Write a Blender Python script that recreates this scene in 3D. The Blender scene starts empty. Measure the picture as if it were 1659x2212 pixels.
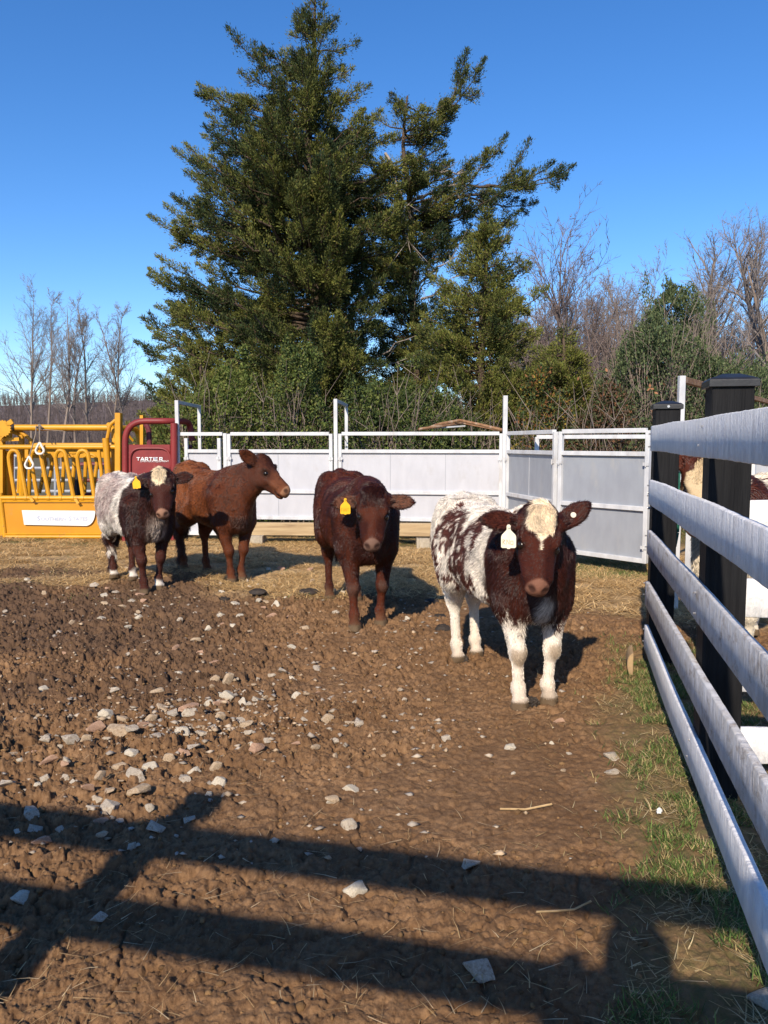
import bpy, bmesh, math, random
import numpy as np
from mathutils import Vector, Matrix, Euler

# ------------------------------------------------------------------ camera, sky, sun, exposure
scene = bpy.context.scene
COL = scene.collection
H = 1.40                                   # camera height above the yard
F_PX, CX, CY, HOR = 1662.0, 829.5, 1106.0, 958.0
PITCH = math.atan((CY - HOR) / F_PX)
cam = bpy.data.cameras.new("camera")
cam.sensor_width = 36.0
cam.lens = 36.0 * F_PX / 2212.0
cam.clip_start = 0.02
cam.clip_end = 3000.0
cam_o = bpy.data.objects.new("camera", cam)
cam_o.location = (0, 0, H)
cam_o.rotation_euler = (math.pi / 2 - PITCH, 0, 0)
COL.objects.link(cam_o)
scene.camera = cam_o

SH = (0.45, 1.425)                          # shadow of a one metre stick (x, y)
SUN_EL = math.atan(1.0 / math.hypot(*SH))
to_sun = Vector((-SH[0], -SH[1], 1.0)).normalized()
w = bpy.data.worlds.new("World"); scene.world = w; w.use_nodes = True
nt = w.node_tree
sky = nt.nodes.new("ShaderNodeTexSky")
sky.sky_type = 'NISHITA'
sky.sun_disc = False
sky.sun_elevation = SUN_EL
sky.sun_rotation = math.atan2(to_sun.x, to_sun.y)
sky.altitude = 500.0
sky.air_density = 1.0
sky.dust_density = 0.3
sky.ozone_density = 4.5
bg = nt.nodes["Background"]
hsv = nt.nodes.new("ShaderNodeHueSaturation"); hsv.inputs["Saturation"].default_value = 1.22; hsv.inputs["Hue"].default_value = 0.506
nt.links.new(sky.outputs[0], hsv.inputs["Color"]); nt.links.new(hsv.outputs[0], bg.inputs[0])
bg.inputs[1].default_value = 0.145
sun = bpy.data.lights.new("sun", 'SUN')
sun.energy = 5.0
sun.angle = math.radians(0.8)
sun.color = (1.0, 0.87, 0.70)
sun_o = bpy.data.objects.new("sun", sun)
sun_o.rotation_euler = to_sun.to_track_quat('Z', 'Y').to_euler()
sun_o.location = (-8, -30, 25)
COL.objects.link(sun_o)
scene.view_settings.view_transform = 'Standard'
scene.view_settings.look = 'None'
scene.view_settings.exposure = 0.4
scene.view_settings.gamma = 1.0
scene.cycles.max_bounces = 6
scene.cycles.diffuse_bounces = 3
scene.cycles.transparent_max_bounces = 8
scene.cycles.use_denoising = True

# ------------------------------------------------------------------ helpers
CP, SP = math.cos(PITCH), math.sin(PITCH)
def ray(x, y):
    cx, cy = (x - CX) / F_PX, -(y - CY) / F_PX
    return Vector((cx, CP + cy * SP, -SP + cy * CP))
def at(x, y, Y):
    d = ray(x, y); t = Y / d.y
    return Vector((d.x * t, Y, H + d.z * t))
def gr(x, y, z=0.0):
    d = ray(x, y); t = (z - H) / d.z
    return Vector((d.x * t, d.y * t, z))

WLOC = {}
def tag(o, label=None, cat=None, group=None, kind=None):
    if label: o['label'] = label
    if cat: o['category'] = cat
    if group: o['group'] = group
    if kind: o['kind'] = kind
    return o
def thing(name, label, cat, loc=(0, 0, 0), group=None):
    o = bpy.data.objects.new(name, None); COL.objects.link(o)
    o.empty_display_size = 0.1
    o.location = loc; WLOC[o.name] = Vector(loc)
    return tag(o, label, cat, group)

def link_mesh(name, me, mat, parent=None, loc=None):
    o = bpy.data.objects.new(name, me); COL.objects.link(o)
    if mat is not None and len(me.materials) == 0:
        for m_ in (mat if isinstance(mat, (list, tuple)) else [mat]): me.materials.append(m_)
    if parent is not None:
        o.parent = parent; WLOC[o.name] = WLOC[parent.name].copy()
    else:
        l = Vector(loc) if loc is not None else Vector((0, 0, 0))
        o.location = l; WLOC[o.name] = l
    return o

def np_mesh(name, V, faces, mat, parent=None, loc=None, smooth=False, attrs=None, fattr=None):
    """V (N,3) world coordinates; faces list of int arrays (M,k)"""
    V = np.asarray(V, dtype=np.float64)
    off = WLOC[parent.name] if parent is not None else (Vector(loc) if loc is not None else Vector((0, 0, 0)))
    V = V - np.array(off)
    me = bpy.data.meshes.new(name)
    if not isinstance(faces, list): faces = [faces]
    faces = [np.asarray(f, dtype=np.int32) for f in faces if len(f)]
    nl = sum(f.size for f in faces); nf = sum(len(f) for f in faces)
    me.vertices.add(len(V)); me.vertices.foreach_set("co", V.astype(np.float32).ravel())
    me.loops.add(nl); me.polygons.add(nf)
    me.loops.foreach_set("vertex_index", np.concatenate([f.ravel() for f in faces]))
    tot = np.concatenate([np.full(len(f), f.shape[1], dtype=np.int32) for f in faces])
    st = np.concatenate([[0], np.cumsum(tot)[:-1]]).astype(np.int32)
    me.polygons.foreach_set("loop_start", st)
    me.polygons.foreach_set("loop_total", tot)
    if smooth: me.polygons.foreach_set("use_smooth", np.ones(nf, dtype=bool))
    me.update(calc_edges=True)
    if attrs:
        for k, a in attrs.items():
            a = np.asarray(a, dtype=np.float32)
            if a.ndim == 1:
                at_ = me.attributes.new(k, 'FLOAT', 'POINT'); at_.data.foreach_set("value", a)
            else:
                if a.shape[1] == 3: a = np.concatenate([a, np.ones((len(a), 1), np.float32)], 1)
                at_ = me.attributes.new(k, 'FLOAT_COLOR', 'POINT'); at_.data.foreach_set("color", a.ravel())
    return link_mesh(name, me, mat, parent, loc)

class MB:
    def __init__(s): s.v = []; s.f = []; s.n = 0
    def add(s, V, Fs):
        V = [tuple(p) for p in V]
        s.v += V; s.f += [tuple(i + s.n for i in f) for f in Fs]; s.n += len(V); return s
    def box(s, c, size, ax=None):
        """c centre, size full extents along the axes ax (3 vectors) or world axes"""
        ax = ax or (Vector((1, 0, 0)), Vector((0, 1, 0)), Vector((0, 0, 1)))
        c = Vector(c); V = []
        for sz in (-.5, .5):
            for sy in (-.5, .5):
                for sx in (-.5, .5):
                    V.append(c + ax[0] * (sx * size[0]) + ax[1] * (sy * size[1]) + ax[2] * (sz * size[2]))
        return s.add(V, [(0, 2, 3, 1), (4, 5, 7, 6), (0, 1, 5, 4), (2, 6, 7, 3), (0, 4, 6, 2), (1, 3, 7, 5)])
    def bar(s, a, b, w, h, up=(0, 0, 1)):
        """rectangular bar from a to b, w across, h along up"""
        a, b = Vector(a), Vector(b); d = (b - a); L = d.length; d.normalize()
        up = Vector(up); sd = d.cross(up)
        if sd.length < 1e-4: sd = d.cross(Vector((0, 1, 0)))
        sd.normalize(); u = sd.cross(d).normalized()
        return s.box((a + b) / 2, (L, w, h), (d, sd, u))
    def tube(s, pts, r, n=8, cap=True):
        pts = [Vector(p) for p in pts]
        rs = r if isinstance(r, (list, tuple)) else [r] * len(pts)
        V = []; u = None
        for i, p in enumerate(pts):
            d = (pts[min(i + 1, len(pts) - 1)] - pts[max(i - 1, 0)]).normalized()
            if u is None: u = d.orthogonal().normalized()
            u = (u - d * u.dot(d)).normalized(); q = d.cross(u)
            for k in range(n):
                a = 2 * math.pi * k / n
                V.append(p + (u * math.cos(a) + q * math.sin(a)) * rs[i])
        Fs = []
        for i in range(len(pts) - 1):
            for k in range(n):
                a, b = i * n + k, i * n + (k + 1) % n
                Fs.append((a, b, b + n, a + n))
        if cap:
            Fs.append(tuple(range(n - 1, -1, -1))); m = (len(pts) - 1) * n
            Fs.append(tuple(range(m, m + n)))
        return s.add(V, Fs)
    def prism(s, pts, d):
        """polygon pts extruded by vector d"""
        pts = [Vector(p) for p in pts]; d = Vector(d); n = len(pts)
        V = pts + [p + d for p in pts]
        Fs = [tuple(range(n - 1, -1, -1)), tuple(range(n, 2 * n))]
        Fs += [(i, (i + 1) % n, (i + 1) % n + n, i + n) for i in range(n)]
        return s.add(V, Fs)
    def build(s, name, mat, parent=None, loc=None, bevel=0.0, smooth=False, seg=1):
        off = WLOC[parent.name] if parent is not None else (Vector(loc) if loc is not None else Vector((0, 0, 0)))
        me = bpy.data.meshes.new(name)
        me.from_pydata([Vector(p) - off for p in s.v], [], s.f)
        bm = bmesh.new(); bm.from_mesh(me)
        bmesh.ops.recalc_face_normals(bm, faces=bm.faces)
        if bevel > 0:
            es = [e for e in bm.edges if len(e.link_faces) == 2 and e.calc_face_angle(0) > 0.6]
            bmesh.ops.bevel(bm, geom=es, offset=bevel, segments=seg, affect='EDGES', profile=0.5, clamp_overlap=True)
        if smooth:
            for f in bm.faces: f.smooth = True
            for e in bm.edges:
                if len(e.link_faces) == 2 and e.calc_face_angle(0) > 0.7: e.smooth = False
        bm.to_mesh(me); bm.free()
        return link_mesh(name, me, mat, parent, loc)

def arc_path(pts, rad=0.06, n=5):
    """round the inner corners of a polyline"""
    pts = [Vector(p) for p in pts]; out = [pts[0]]
    for i in range(1, len(pts) - 1):
        a, b, c = pts[i - 1], pts[i], pts[i + 1]
        r = min(rad, (a - b).length * .49, (c - b).length * .49)
        p, q = b + (a - b).normalized() * r, b + (c - b).normalized() * r
        for k in range(n + 1):
            t = k / n
            out.append(p * (1 - t) ** 2 + b * 2 * t * (1 - t) + q * t * t)
    out.append(pts[-1]); return out

# ---- noise
_rs = np.random.RandomState(7)
_T2 = _rs.rand(256, 256); _T3 = _rs.rand(48, 48, 48)
def n2(x, y):
    xi = np.floor(x).astype(np.int64); yi = np.floor(y).astype(np.int64)
    fx = x - xi; fy = y - yi; fx = fx * fx * (3 - 2 * fx); fy = fy * fy * (3 - 2 * fy)
    a = _T2[xi & 255, yi & 255]; b = _T2[(xi + 1) & 255, yi & 255]
    c = _T2[xi & 255, (yi + 1) & 255]; d = _T2[(xi + 1) & 255, (yi + 1) & 255]
    return (a * (1 - fx) + b * fx) * (1 - fy) + (c * (1 - fx) + d * fx) * fy
def fbm2(x, y, o=4, g=.5):
    s = 0; a = 1; t = 0
    for i in range(o):
        s = s + a * n2(x * 2 ** i + 17.3 * i, y * 2 ** i + 5.1 * i); t += a; a *= g
        x, y = x * .8 - y * .6, x * .6 + y * .8
    return s / t
def n3(P):
    i = np.floor(P).astype(np.int64); f = P - i; f = f * f * (3 - 2 * f); i = i % 48; j = (i + 1) % 48
    r = 0
    for a in (0, 1):
        for b in (0, 1):
            for c in (0, 1):
                wgt = (f[:, 0] if a else 1 - f[:, 0]) * (f[:, 1] if b else 1 - f[:, 1]) * (f[:, 2] if c else 1 - f[:, 2])
                r = r + wgt * _T3[(j if a else i)[:, 0], (j if b else i)[:, 1], (j if c else i)[:, 2]]
    return r
def fbm3(P, o=3):
    s = 0; a = 1.; t = 0
    for k in range(o):
        s = s + a * n3(P * 2 ** k + 11.7 * k); t += a; a *= .5
    return s / t
def worley(x, y):
    xi = np.floor(x); yi = np.floor(y)
    f1 = np.full(x.shape, 9.); f2 = np.full(x.shape, 9.); hid = np.zeros(x.shape)
    for a in (-1, 0, 1):
        for b in (-1, 0, 1):
            cx, cy = xi + a, yi + b
            ia, ib = cx.astype(np.int64) & 255, cy.astype(np.int64) & 255
            px = cx + _T2[ia, ib]; py = cy + _T2[ib, (ia + 91) & 255]
            d = np.hypot(x - px, y - py)
            nearer = d < f1
            f2 = np.where(nearer, f1, np.minimum(f2, d)); hid = np.where(nearer, _T2[(ia + 40) & 255, ib], hid)
            f1 = np.where(nearer, d, f1)
    return f1, f2, hid
def sstep(a, b, x):
    t = np.clip((x - a) / (b - a), 0, 1); return t * t * (3 - 2 * t)

# ---- materials
def nmat(name):
    m = bpy.data.materials.new(name); m.use_nodes = True
    return m, m.node_tree, m.node_tree.nodes["Principled BSDF"]
def pm(name, c1, c2=None, scale=6.0, rough=.7, bump=0., bscale=60., metal=0., stretch=(1, 1, 1), c3=None, s3=2.5, t3=(.55, .75), detail=5., spec=.3, bdist=.01):
    m, t, b = nmat(name); N = t.nodes; Lk = t.links
    b.inputs["Roughness"].default_value = rough; b.inputs["Metallic"].default_value = metal
    b.inputs["Specular IOR Level"].default_value = spec
    tc = N.new("ShaderNodeTexCoord"); mp = N.new("ShaderNodeMapping"); mp.inputs["Scale"].default_value = stretch
    Lk.new(tc.outputs["Object"], mp.inputs[0])
    if c2 is None: c2 = tuple(c * .8 for c in c1)
    n = N.new("ShaderNodeTexNoise"); n.inputs["Scale"].default_value = scale; n.inputs["Detail"].default_value = detail
    Lk.new(mp.outputs[0], n.inputs["Vector"])
    r = N.new("ShaderNodeValToRGB"); r.color_ramp.elements[0].position = .35; r.color_ramp.elements[1].position = .65
    r.color_ramp.elements[0].color = (*c2, 1); r.color_ramp.elements[1].color = (*c1, 1)
    Lk.new(n.outputs[0], r.inputs[0]); out = r.outputs[0]
    if c3 is not None:
        n3_ = N.new("ShaderNodeTexNoise"); n3_.inputs["Scale"].default_value = s3; n3_.inputs["Detail"].default_value = 8.
        n3_.inputs["Roughness"].default_value = .65
        Lk.new(mp.outputs[0], n3_.inputs["Vector"])
        mr = N.new("ShaderNodeMapRange"); mr.inputs["From Min"].default_value = t3[0]; mr.inputs["From Max"].default_value = t3[1]
        Lk.new(n3_.outputs[0], mr.inputs[0])
        mx = N.new("ShaderNodeMix"); mx.data_type = 'RGBA'; mx.inputs["B"].default_value = (*c3, 1)
        Lk.new(mr.outputs[0], mx.inputs["Factor"]); Lk.new(out, mx.inputs["A"]); out = mx.outputs["Result"]
    Lk.new(out, b.inputs["Base Color"])
    if bump > 0:
        nb = N.new("ShaderNodeTexNoise"); nb.inputs["Scale"].default_value = bscale; nb.inputs["Detail"].default_value = 6.
        Lk.new(mp.outputs[0], nb.inputs["Vector"])
        bp = N.new("ShaderNodeBump"); bp.inputs["Strength"].default_value = bump; bp.inputs["Distance"].default_value = bdist
        Lk.new(nb.outputs[0], bp.inputs["Height"]); Lk.new(bp.outputs[0], b.inputs["Normal"])
    return m
def attr_mat(name, rough=.8, spec=.2, trans=0., bump=0., bscale=200., hue=0.):
    """base colour from the mesh colour attribute Col (its own markings)"""
    m, t, b = nmat(name); N = t.nodes; Lk = t.links
    a = N.new("ShaderNodeAttribute"); a.attribute_name = "Col"
    Lk.new(a.outputs["Color"], b.inputs["Base Color"])
    b.inputs["Roughness"].default_value = rough; b.inputs["Specular IOR Level"].default_value = spec
    if bump > 0:
        tc = N.new("ShaderNodeTexCoord")
        nb = N.new("ShaderNodeTexNoise"); nb.inputs["Scale"].default_value = bscale; nb.inputs["Detail"].default_value = 4.
        Lk.new(tc.outputs["Object"], nb.inputs["Vector"])
        bp = N.new("ShaderNodeBump"); bp.inputs["Strength"].default_value = bump; bp.inputs["Distance"].default_value = .01
        Lk.new(nb.outputs[0], bp.inputs["Height"]); Lk.new(bp.outputs[0], b.inputs["Normal"])
    if trans > 0:
        tr = N.new("ShaderNodeBsdfTranslucent"); Lk.new(a.outputs["Color"], tr.inputs["Color"])
        ms = N.new("ShaderNodeMixShader"); ms.inputs[0].default_value = trans
        Lk.new(b.outputs[0], ms.inputs[1]); Lk.new(tr.outputs[0], ms.inputs[2])
        Lk.new(ms.outputs[0], N["Material Output"].inputs[0])
    return m
# ------------------------------------------------------------------ ground
FE = gr(1390, 1440)                                   # far end of the right-hand board fence
_vp = ray(1224, 958); FD = Vector((_vp.x, _vp.y, 0)).normalized()   # fence runs along this direction
FN = Vector((FD.y, -FD.x, 0))                         # to the right of the fence
def fence_x(Y): return FE.x + (Y - FE.y) * FD.x / FD.y

def ground_fields(X, Y):
    """height, dryness, wetness, grassiness of the yard at world X, Y"""
    yb = np.interp(X, [-9, -4, -1.5, 0, 1.7, 4], [8.9, 8.4, 7.6, 7.15, 6.2, 5.6])
    dry = sstep(-.45, .45, Y - yb + (fbm2(X * 1.3, Y * 1.3, 4) - .5) * 2.2)
    fx = FE.x + (Y - FE.y) * FD.x / FD.y
    dd = (fx - X) * FD.y                               # distance left of the fence
    wid = np.interp(Y, [0, 1.8, 2.5, 4, 4.8, 5.5], [.32, .27, .25, .20, .12, .08])
    grs = sstep(.22, -.12, dd - wid - (fbm2(X * 3, Y * 3, 3) - .5) * .45) * sstep(-.9, -.2, dd) * sstep(5.6, 4.6, Y)
    grs = np.maximum(grs, sstep(9.9, 10.7, Y + (fbm2(X * 2 + 5, Y * 2, 3) - .5) * .8))
    rough = .45 + .75 * sstep(.42, .62, fbm2(X * .7 + 3.1, Y * .7 + 8.4, 3))
    rough = rough + .5 * sstep(-.2, -1.6, X)
    rough = rough * (1 - .72 * sstep(.55, .95, np.exp(-(((X - .55) / .75) ** 2 + ((Y - 3.0) / .55) ** 2)) * 1.6))
    rough = rough * (1 - .78 * dry) * (1 - .6 * grs)
    rough = np.clip(rough, .22, 1.35)
    wet = sstep(-.1, -1.6, X + .25 * (Y - 4.5)) * sstep(3.4, 4.4, Y) * (1 - dry)
    wet = wet * sstep(.3, .6, fbm2(X * 1.1 + 40, Y * 1.1, 3))
    und = (fbm2(X * .55, Y * .55, 2) - .5) * .07
    f1, f2, hid = worley(X * 15 + .9 * n2(X * 22, Y * 22), Y * 15 + .9 * n2(X * 12 + 50, Y * 12))
    g1, g2, hid2 = worley(X * 42 + .8 * n2(X * 60, Y * 60), Y * 42 + .6 * n2(X * 50 + 9, Y * 50))
    k1, k2, hid3 = worley(X * 95 + .6 * n2(X * 110, Y * 110), Y * 95)
    cl = .015 * (hid - .35) * sstep(0, .22, f2 - f1) + .009 * (hid2 - .2) * sstep(0, .22, g2 - g1) + .0035 * hid3 * sstep(0, .3, k2 - k1)
    cl = cl + .045 * (fbm2(X * 16 + 2 * n2(X * 7, Y * 7), Y * 18, 5, .66) - .5) + .014 * (np.abs(fbm2(X * 38, Y * 42, 4, .65) - .5) * 2 - .2)
    rid = np.abs(fbm2(X * 6 + 20, Y * 6, 4) - .5)
    cl = cl + .030 * (fbm2(X * 8, Y * 8, 3) - .5) - .022 * sstep(.05, .0, rid) + .020 * (fbm2(X * 30, Y * 30, 4) - .5)
    h = und + rough * cl * 1.3 + .007 * (fbm2(X * 45, Y * 45, 3) - .5)
    r2 = np.abs(fbm2(X * 11 + 3, Y * 14 + 9, 3) - .5); r3 = np.abs(fbm2(X * 24 + 3, Y * 28 + 9, 2) - .5)
    cl = cl - .024 * sstep(.030, .0, r2) * sstep(.3, .5, n2(X * 5, Y * 5)) - .014 * sstep(.05, .0, r3) * sstep(.35, .5, n2(X * 8 + 4, Y * 8))
    # hoof prints
    hp1, hp2, hh = worley(X * 2.3 + 7, Y * 2.3)
    h = h - .022 * rough * sstep(.20, .07, hp1) * (hh > .35)
    h = h + grs * .012
    return h, dry, wet, grs, rough
_ys = [0.55]
while _ys[-1] < 13.5: _ys.append(_ys[-1] + .0022 * _ys[-1] + (.0012 if _ys[-1] < 3 else 0))
_ys = np.array(_ys); _u = np.linspace(-1, 1, 1300)
GY, GU = np.meshgrid(_ys, _u, indexing='ij')
GX = GU * (.62 * GY + .75) + .1 * np.minimum(GY, 4) * 0
_h, _dry, _wet, _grs, _rough = ground_fields(GX, GY)
edge = sstep(1.0, .96, np.abs(GU)) * sstep(13.5, 13.0, GY) * sstep(.55, .7, GY)
_h = _h * edge - .06 * (1 - edge)
def _ground_z_raw(x, y):
    X = np.atleast_1d(np.asarray(x, float)); Y = np.atleast_1d(np.asarray(y, float))
    return ground_fields(X, Y)[0]
def gz(x, y): return float(_ground_z_raw(x, y)[0])
nr, nc = GY.shape
idx = np.arange(nr * nc).reshape(nr, nc)
Q = np.stack([idx[:-1, :-1], idx[:-1, 1:], idx[1:, 1:], idx[1:, :-1]], -1).reshape(-1, 4)

m_mud, t_, b_ = nmat("mud"); N = t_.nodes; Lk = t_.links
def _attr(nm):
    a = N.new("ShaderNodeAttribute"); a.attribute_name = nm; return a.outputs["Fac"]
def _mix(f, a, b):
    mx = N.new("ShaderNodeMix"); mx.data_type = 'RGBA'
    if isinstance(f, float): mx.inputs["Factor"].default_value = f
    else: Lk.new(f, mx.inputs["Factor"])
    for s_, v in (("A", a), ("B", b)):
        if isinstance(v, tuple): mx.inputs[s_].default_value = (*v, 1)
        else: Lk.new(v, mx.inputs[s_])
    return mx.outputs["Result"]
def _noise(s, d=6., r=.6):
    tc = N.new("ShaderNodeTexCoord"); n = N.new("ShaderNodeTexNoise"); n.inputs["Scale"].default_value = s
    n.inputs["Detail"].default_value = d; n.inputs["Roughness"].default_value = r
    Lk.new(tc.outputs["Object"], n.inputs["Vector"]); return n.outputs[0]
def _ramp(f, a, b):
    mr = N.new("ShaderNodeMapRange"); mr.inputs["From Min"].default_value = a; mr.inputs["From Max"].default_value = b
    Lk.new(f, mr.inputs[0]); return mr.outputs[0]
c = _mix(_ramp(_noise(2.2), .35, .68), (.172, .096, .046), (.285, .168, .086))
c = _mix(_ramp(_noise(38.), .38, .66), c, (.120, .064, .031))
c = _mix(_ramp(_noise(130., 4.), .62, .74), c, (.30, .19, .11))
c = _mix(_attr("wet"), c, (.105, .062, .036))
dc = _mix(_ramp(_noise(24.), .35, .65), (.44, .30, .15), (.28, .185, .092))
dc = _mix(_ramp(_noise(3.), .5, .7), dc, (.15, .10, .055))
c = _mix(_attr("dry"), c, dc)
gc = _mix(_ramp(_noise(30.), .4, .62), (.19, .125, .062), (.12, .10, .042))
c = _mix(_attr("grs"), c, gc)
Lk.new(c, b_.inputs["Base Color"]); b_.inputs["Roughness"].default_value = .88; b_.inputs["Specular IOR Level"].default_value = .18
bp = N.new("ShaderNodeBump"); bp.inputs["Strength"].default_value = .8; bp.inputs["Distance"].default_value = .008
Lk.new(_noise(140., 6., .7), bp.inputs["Height"]); Lk.new(bp.outputs[0], b_.inputs["Normal"])
V = np.stack([GX, GY, _h], -1).reshape(-1, 3)
g_o = np_mesh("mud_ground", V, Q, m_mud, smooth=True, attrs={"dry": _dry.ravel(), "wet": _wet.ravel(), "grs": _grs.ravel()})
tag(g_o, kind='structure')
del V, Q

# wider land
m_field = pm("field", (.13, .115, .05), (.10, .075, .045), 1.2, .95, .3, 20, c3=(.07, .085, .03), s3=.4)
_n = 90
fx_ = np.sign(np.linspace(-1, 1, _n)) * np.abs(np.linspace(-1, 1, _n)) ** 3 * 900
fX, fY = np.meshgrid(fx_, fx_ + 5, indexing='ij')
fZ = -.065 - .02 * n2(fX * .3, fY * .3)
idx = np.arange(_n * _n).reshape(_n, _n)
Q = np.stack([idx[:-1, :-1], idx[1:, :-1], idx[1:, 1:], idx[:-1, 1:]], -1).reshape(-1, 4)
tag(np_mesh("field_ground", np.stack([fX, fY, fZ], -1).reshape(-1, 3), Q, m_field, smooth=True), kind='structure')

# wooded rise far off to the left
hx = np.linspace(-190, 60, 90); hy = np.linspace(95, 260, 30)
HX, HY = np.meshgrid(hx, hy, indexing='ij')
HZ = sstep(95, 190, HY) * (10.2 + 3.0 * n2(HX * .02, HY * .02) * 2 - 1.5) * sstep(60, -10, HX) - .3
idx = np.arange(90 * 30).reshape(90, 30)
Q = np.stack([idx[:-1, :-1], idx[1:, :-1], idx[1:, 1:], idx[:-1, 1:]], -1).reshape(-1, 4)
m_hill = pm("hill", (.15, .115, .105), (.11, .085, .08), .5, 1., 0.)
tag(np_mesh("hill", np.stack([HX, HY, HZ], -1).reshape(-1, 3), Q, m_hill, smooth=True), kind='structure')

# ------------------------------------------------------------------ blades lying or standing on the ground
def blades(n, XY, length, width, lean, col, name, mat, kind, lift=.004, curl=.3, seed=1):
    """n thin blades rooted at XY (n,2); lean 0 upright .. 1 flat"""
    rs = np.random.RandomState(seed)
    x, y = XY[:, 0], XY[:, 1]
    z = _ground_z_raw(x, y) + lift
    a = rs.rand(n) * 2 * np.pi; ln = lean + (rs.rand(n) - .5) * .25
    L = length * (.45 + .9 * rs.rand(n)); hz = np.sin(np.clip(ln, 0, 1) * np.pi / 2); vt = np.cos(np.clip(ln, 0, 1) * np.pi / 2)
    d = np.stack([np.cos(a) * hz, np.sin(a) * hz, vt], -1)
    sd = np.stack([-np.sin(a), np.cos(a), np.zeros(n)], -1) * (width * (.6 + .8 * rs.rand(n)))[:, None]
    B = np.stack([x, y, z], -1)
    bend = np.stack([np.cos(a + .8), np.sin(a + .8), -.6 * vt - .15 * (lean > .8)], -1) * (curl * L)[:, None] * rs.rand(n, 1)
    M1 = B + d * (L * .5)[:, None] + bend * .25
    T = B + d * L[:, None] + bend
    if lean > .6:
        M1[:, 2] = np.maximum(M1[:, 2], z); T[:, 2] = np.maximum(T[:, 2], z + .001)
    V = np.stack([B - sd, B + sd, M1 + sd * .8, M1 - sd * .8, T], 1).reshape(-1, 3)
    k = np.arange(n)[:, None] * 5
    Cc = np.repeat(col, 5, axis=0)
    o = np_mesh(name, V, [k + np.array([[0, 1, 2, 3]]), k + np.array([[3, 2, 4]])], mat, attrs={"Col": Cc})
    return tag(o, kind='stuff') if kind else o
m_blade = attr_mat("blade", .7, .25, .25)
def pickcol(n, cols, wts, seed, var=.3):
    rs = np.random.RandomState(seed)
    c = np.array(cols)[rs.choice(len(cols), n, p=np.array(wts) / sum(wts))]
    return c * (1 + (rs.rand(n, 1) - .5) * 2 * var)
rs = np.random.RandomState(3)
# straw mat at the back
n = 640000; X = rs.uniform(-6.5, 3.6, n); Y = 5.6 + 6.6 * rs.rand(n) ** 1.0
_, dr, _, g_, _ = ground_fields(X, Y)
cl = fbm2(X * 3.1, Y * 3.1, 3)
keep = (rs.rand(n) < dr * sstep(.28, .55, cl) * .62) & (np.abs(X) < .6 * Y + .5)
XY = np.stack([X, Y], -1)[keep]; n = len(XY)
blades(n, XY, .105, .0030, .84, pickcol(n, [(.66, .45, .20), (.52, .34, .15), (.78, .57, .29), (.24, .155, .075)], [4, 3, 2, 1], 1), "dry_grass", m_blade, 1, seed=11, curl=.5)
# green grass: strip by the fence and along the foot of the pen walls
n = 150000; Y = rs.uniform(1.3, 6.0, n); fxx = FE.x + (Y - FE.y) * FD.x / FD.y; X = fxx + rs.uniform(-.75, .9, n)
g_ = ground_fields(X, Y)[3]; cl = fbm2(X * 7, Y * 7, 3)
keep = (rs.rand(n) < g_ * sstep(.43, .62, cl) * .9)
A_ = np.stack([X, Y], -1)[keep]
n = 70000; Y = rs.uniform(9.4, 13, n); X = rs.uniform(-6, 5, n)
cl = fbm2(X * 2, Y * 2, 3); g_ = ground_fields(X, Y)[3]
keep = rs.rand(n) < g_ * sstep(.3, .5, cl)
B_ = np.stack([X, Y], -1)[keep]
n = 9000; Y = rs.uniform(6.6, 9.8, n); X = rs.uniform(-5, 3, n); cl = fbm2(X * 1.7 + 9, Y * 1.7, 3)
C_ = np.stack([X, Y], -1)[rs.rand(n) < sstep(.56, .68, cl)]
n = 16000; t = rs.rand(n); X = 1.9 + rs.rand(n) * 1.4; Y = 7.7 + rs.rand(n) * 1.6
D_ = np.stack([X, Y], -1)
XY = np.concatenate([A_, B_, C_, D_]); n = len(XY)
blades(n, XY, .034, .0016, .5, pickcol(n, [(.10, .16, .035), (.14, .20, .05), (.07, .11, .03), (.38, .30, .14)], [3, 3, 3, 3], 2), "grass", m_blade, 1, seed=12)
# dry tufts among the fence grass and loose straw on the mud
n = 60000; Y = rs.uniform(1.3, 6.0, n); fxx = FE.x + (Y - FE.y) * FD.x / FD.y; X = fxx + rs.uniform(-.8, .5, n)
g_ = ground_fields(X, Y)[3]; cl = fbm2(X * 8 + 30, Y * 8, 3)
A_ = np.stack([X, Y], -1)[(rs.rand(n) < (g_ * .8 + .06) * sstep(.47, .64, cl) * .5)]
blades(len(A_), A_, .048, .0013, .8, pickcol(len(A_), [(.46, .34, .16), (.36, .26, .12), (.56, .45, .26)], [4, 3, 2], 5), "dry_tufts", m_blade, 1, seed=14)
n = 2600; Y = 1.6 + 6 * rs.rand(n) ** 1.3; X = rs.uniform(-1, 1, n) * (.55 * Y + .2)
cl = fbm2(X * 1.2 + 3, Y * 1.2, 3); k = rs.rand(n) < sstep(.38, .62, cl) * .9
XY = np.stack([X, Y], -1)[k]; n = len(XY)
blades(n, XY, .06, .0011, .95, pickcol(n, [(.48, .33, .16), (.36, .24, .12), (.58, .45, .27)], [3, 2, 2], 3), "straw", m_blade, 1, lift=.012, seed=13, curl=.6)
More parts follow.
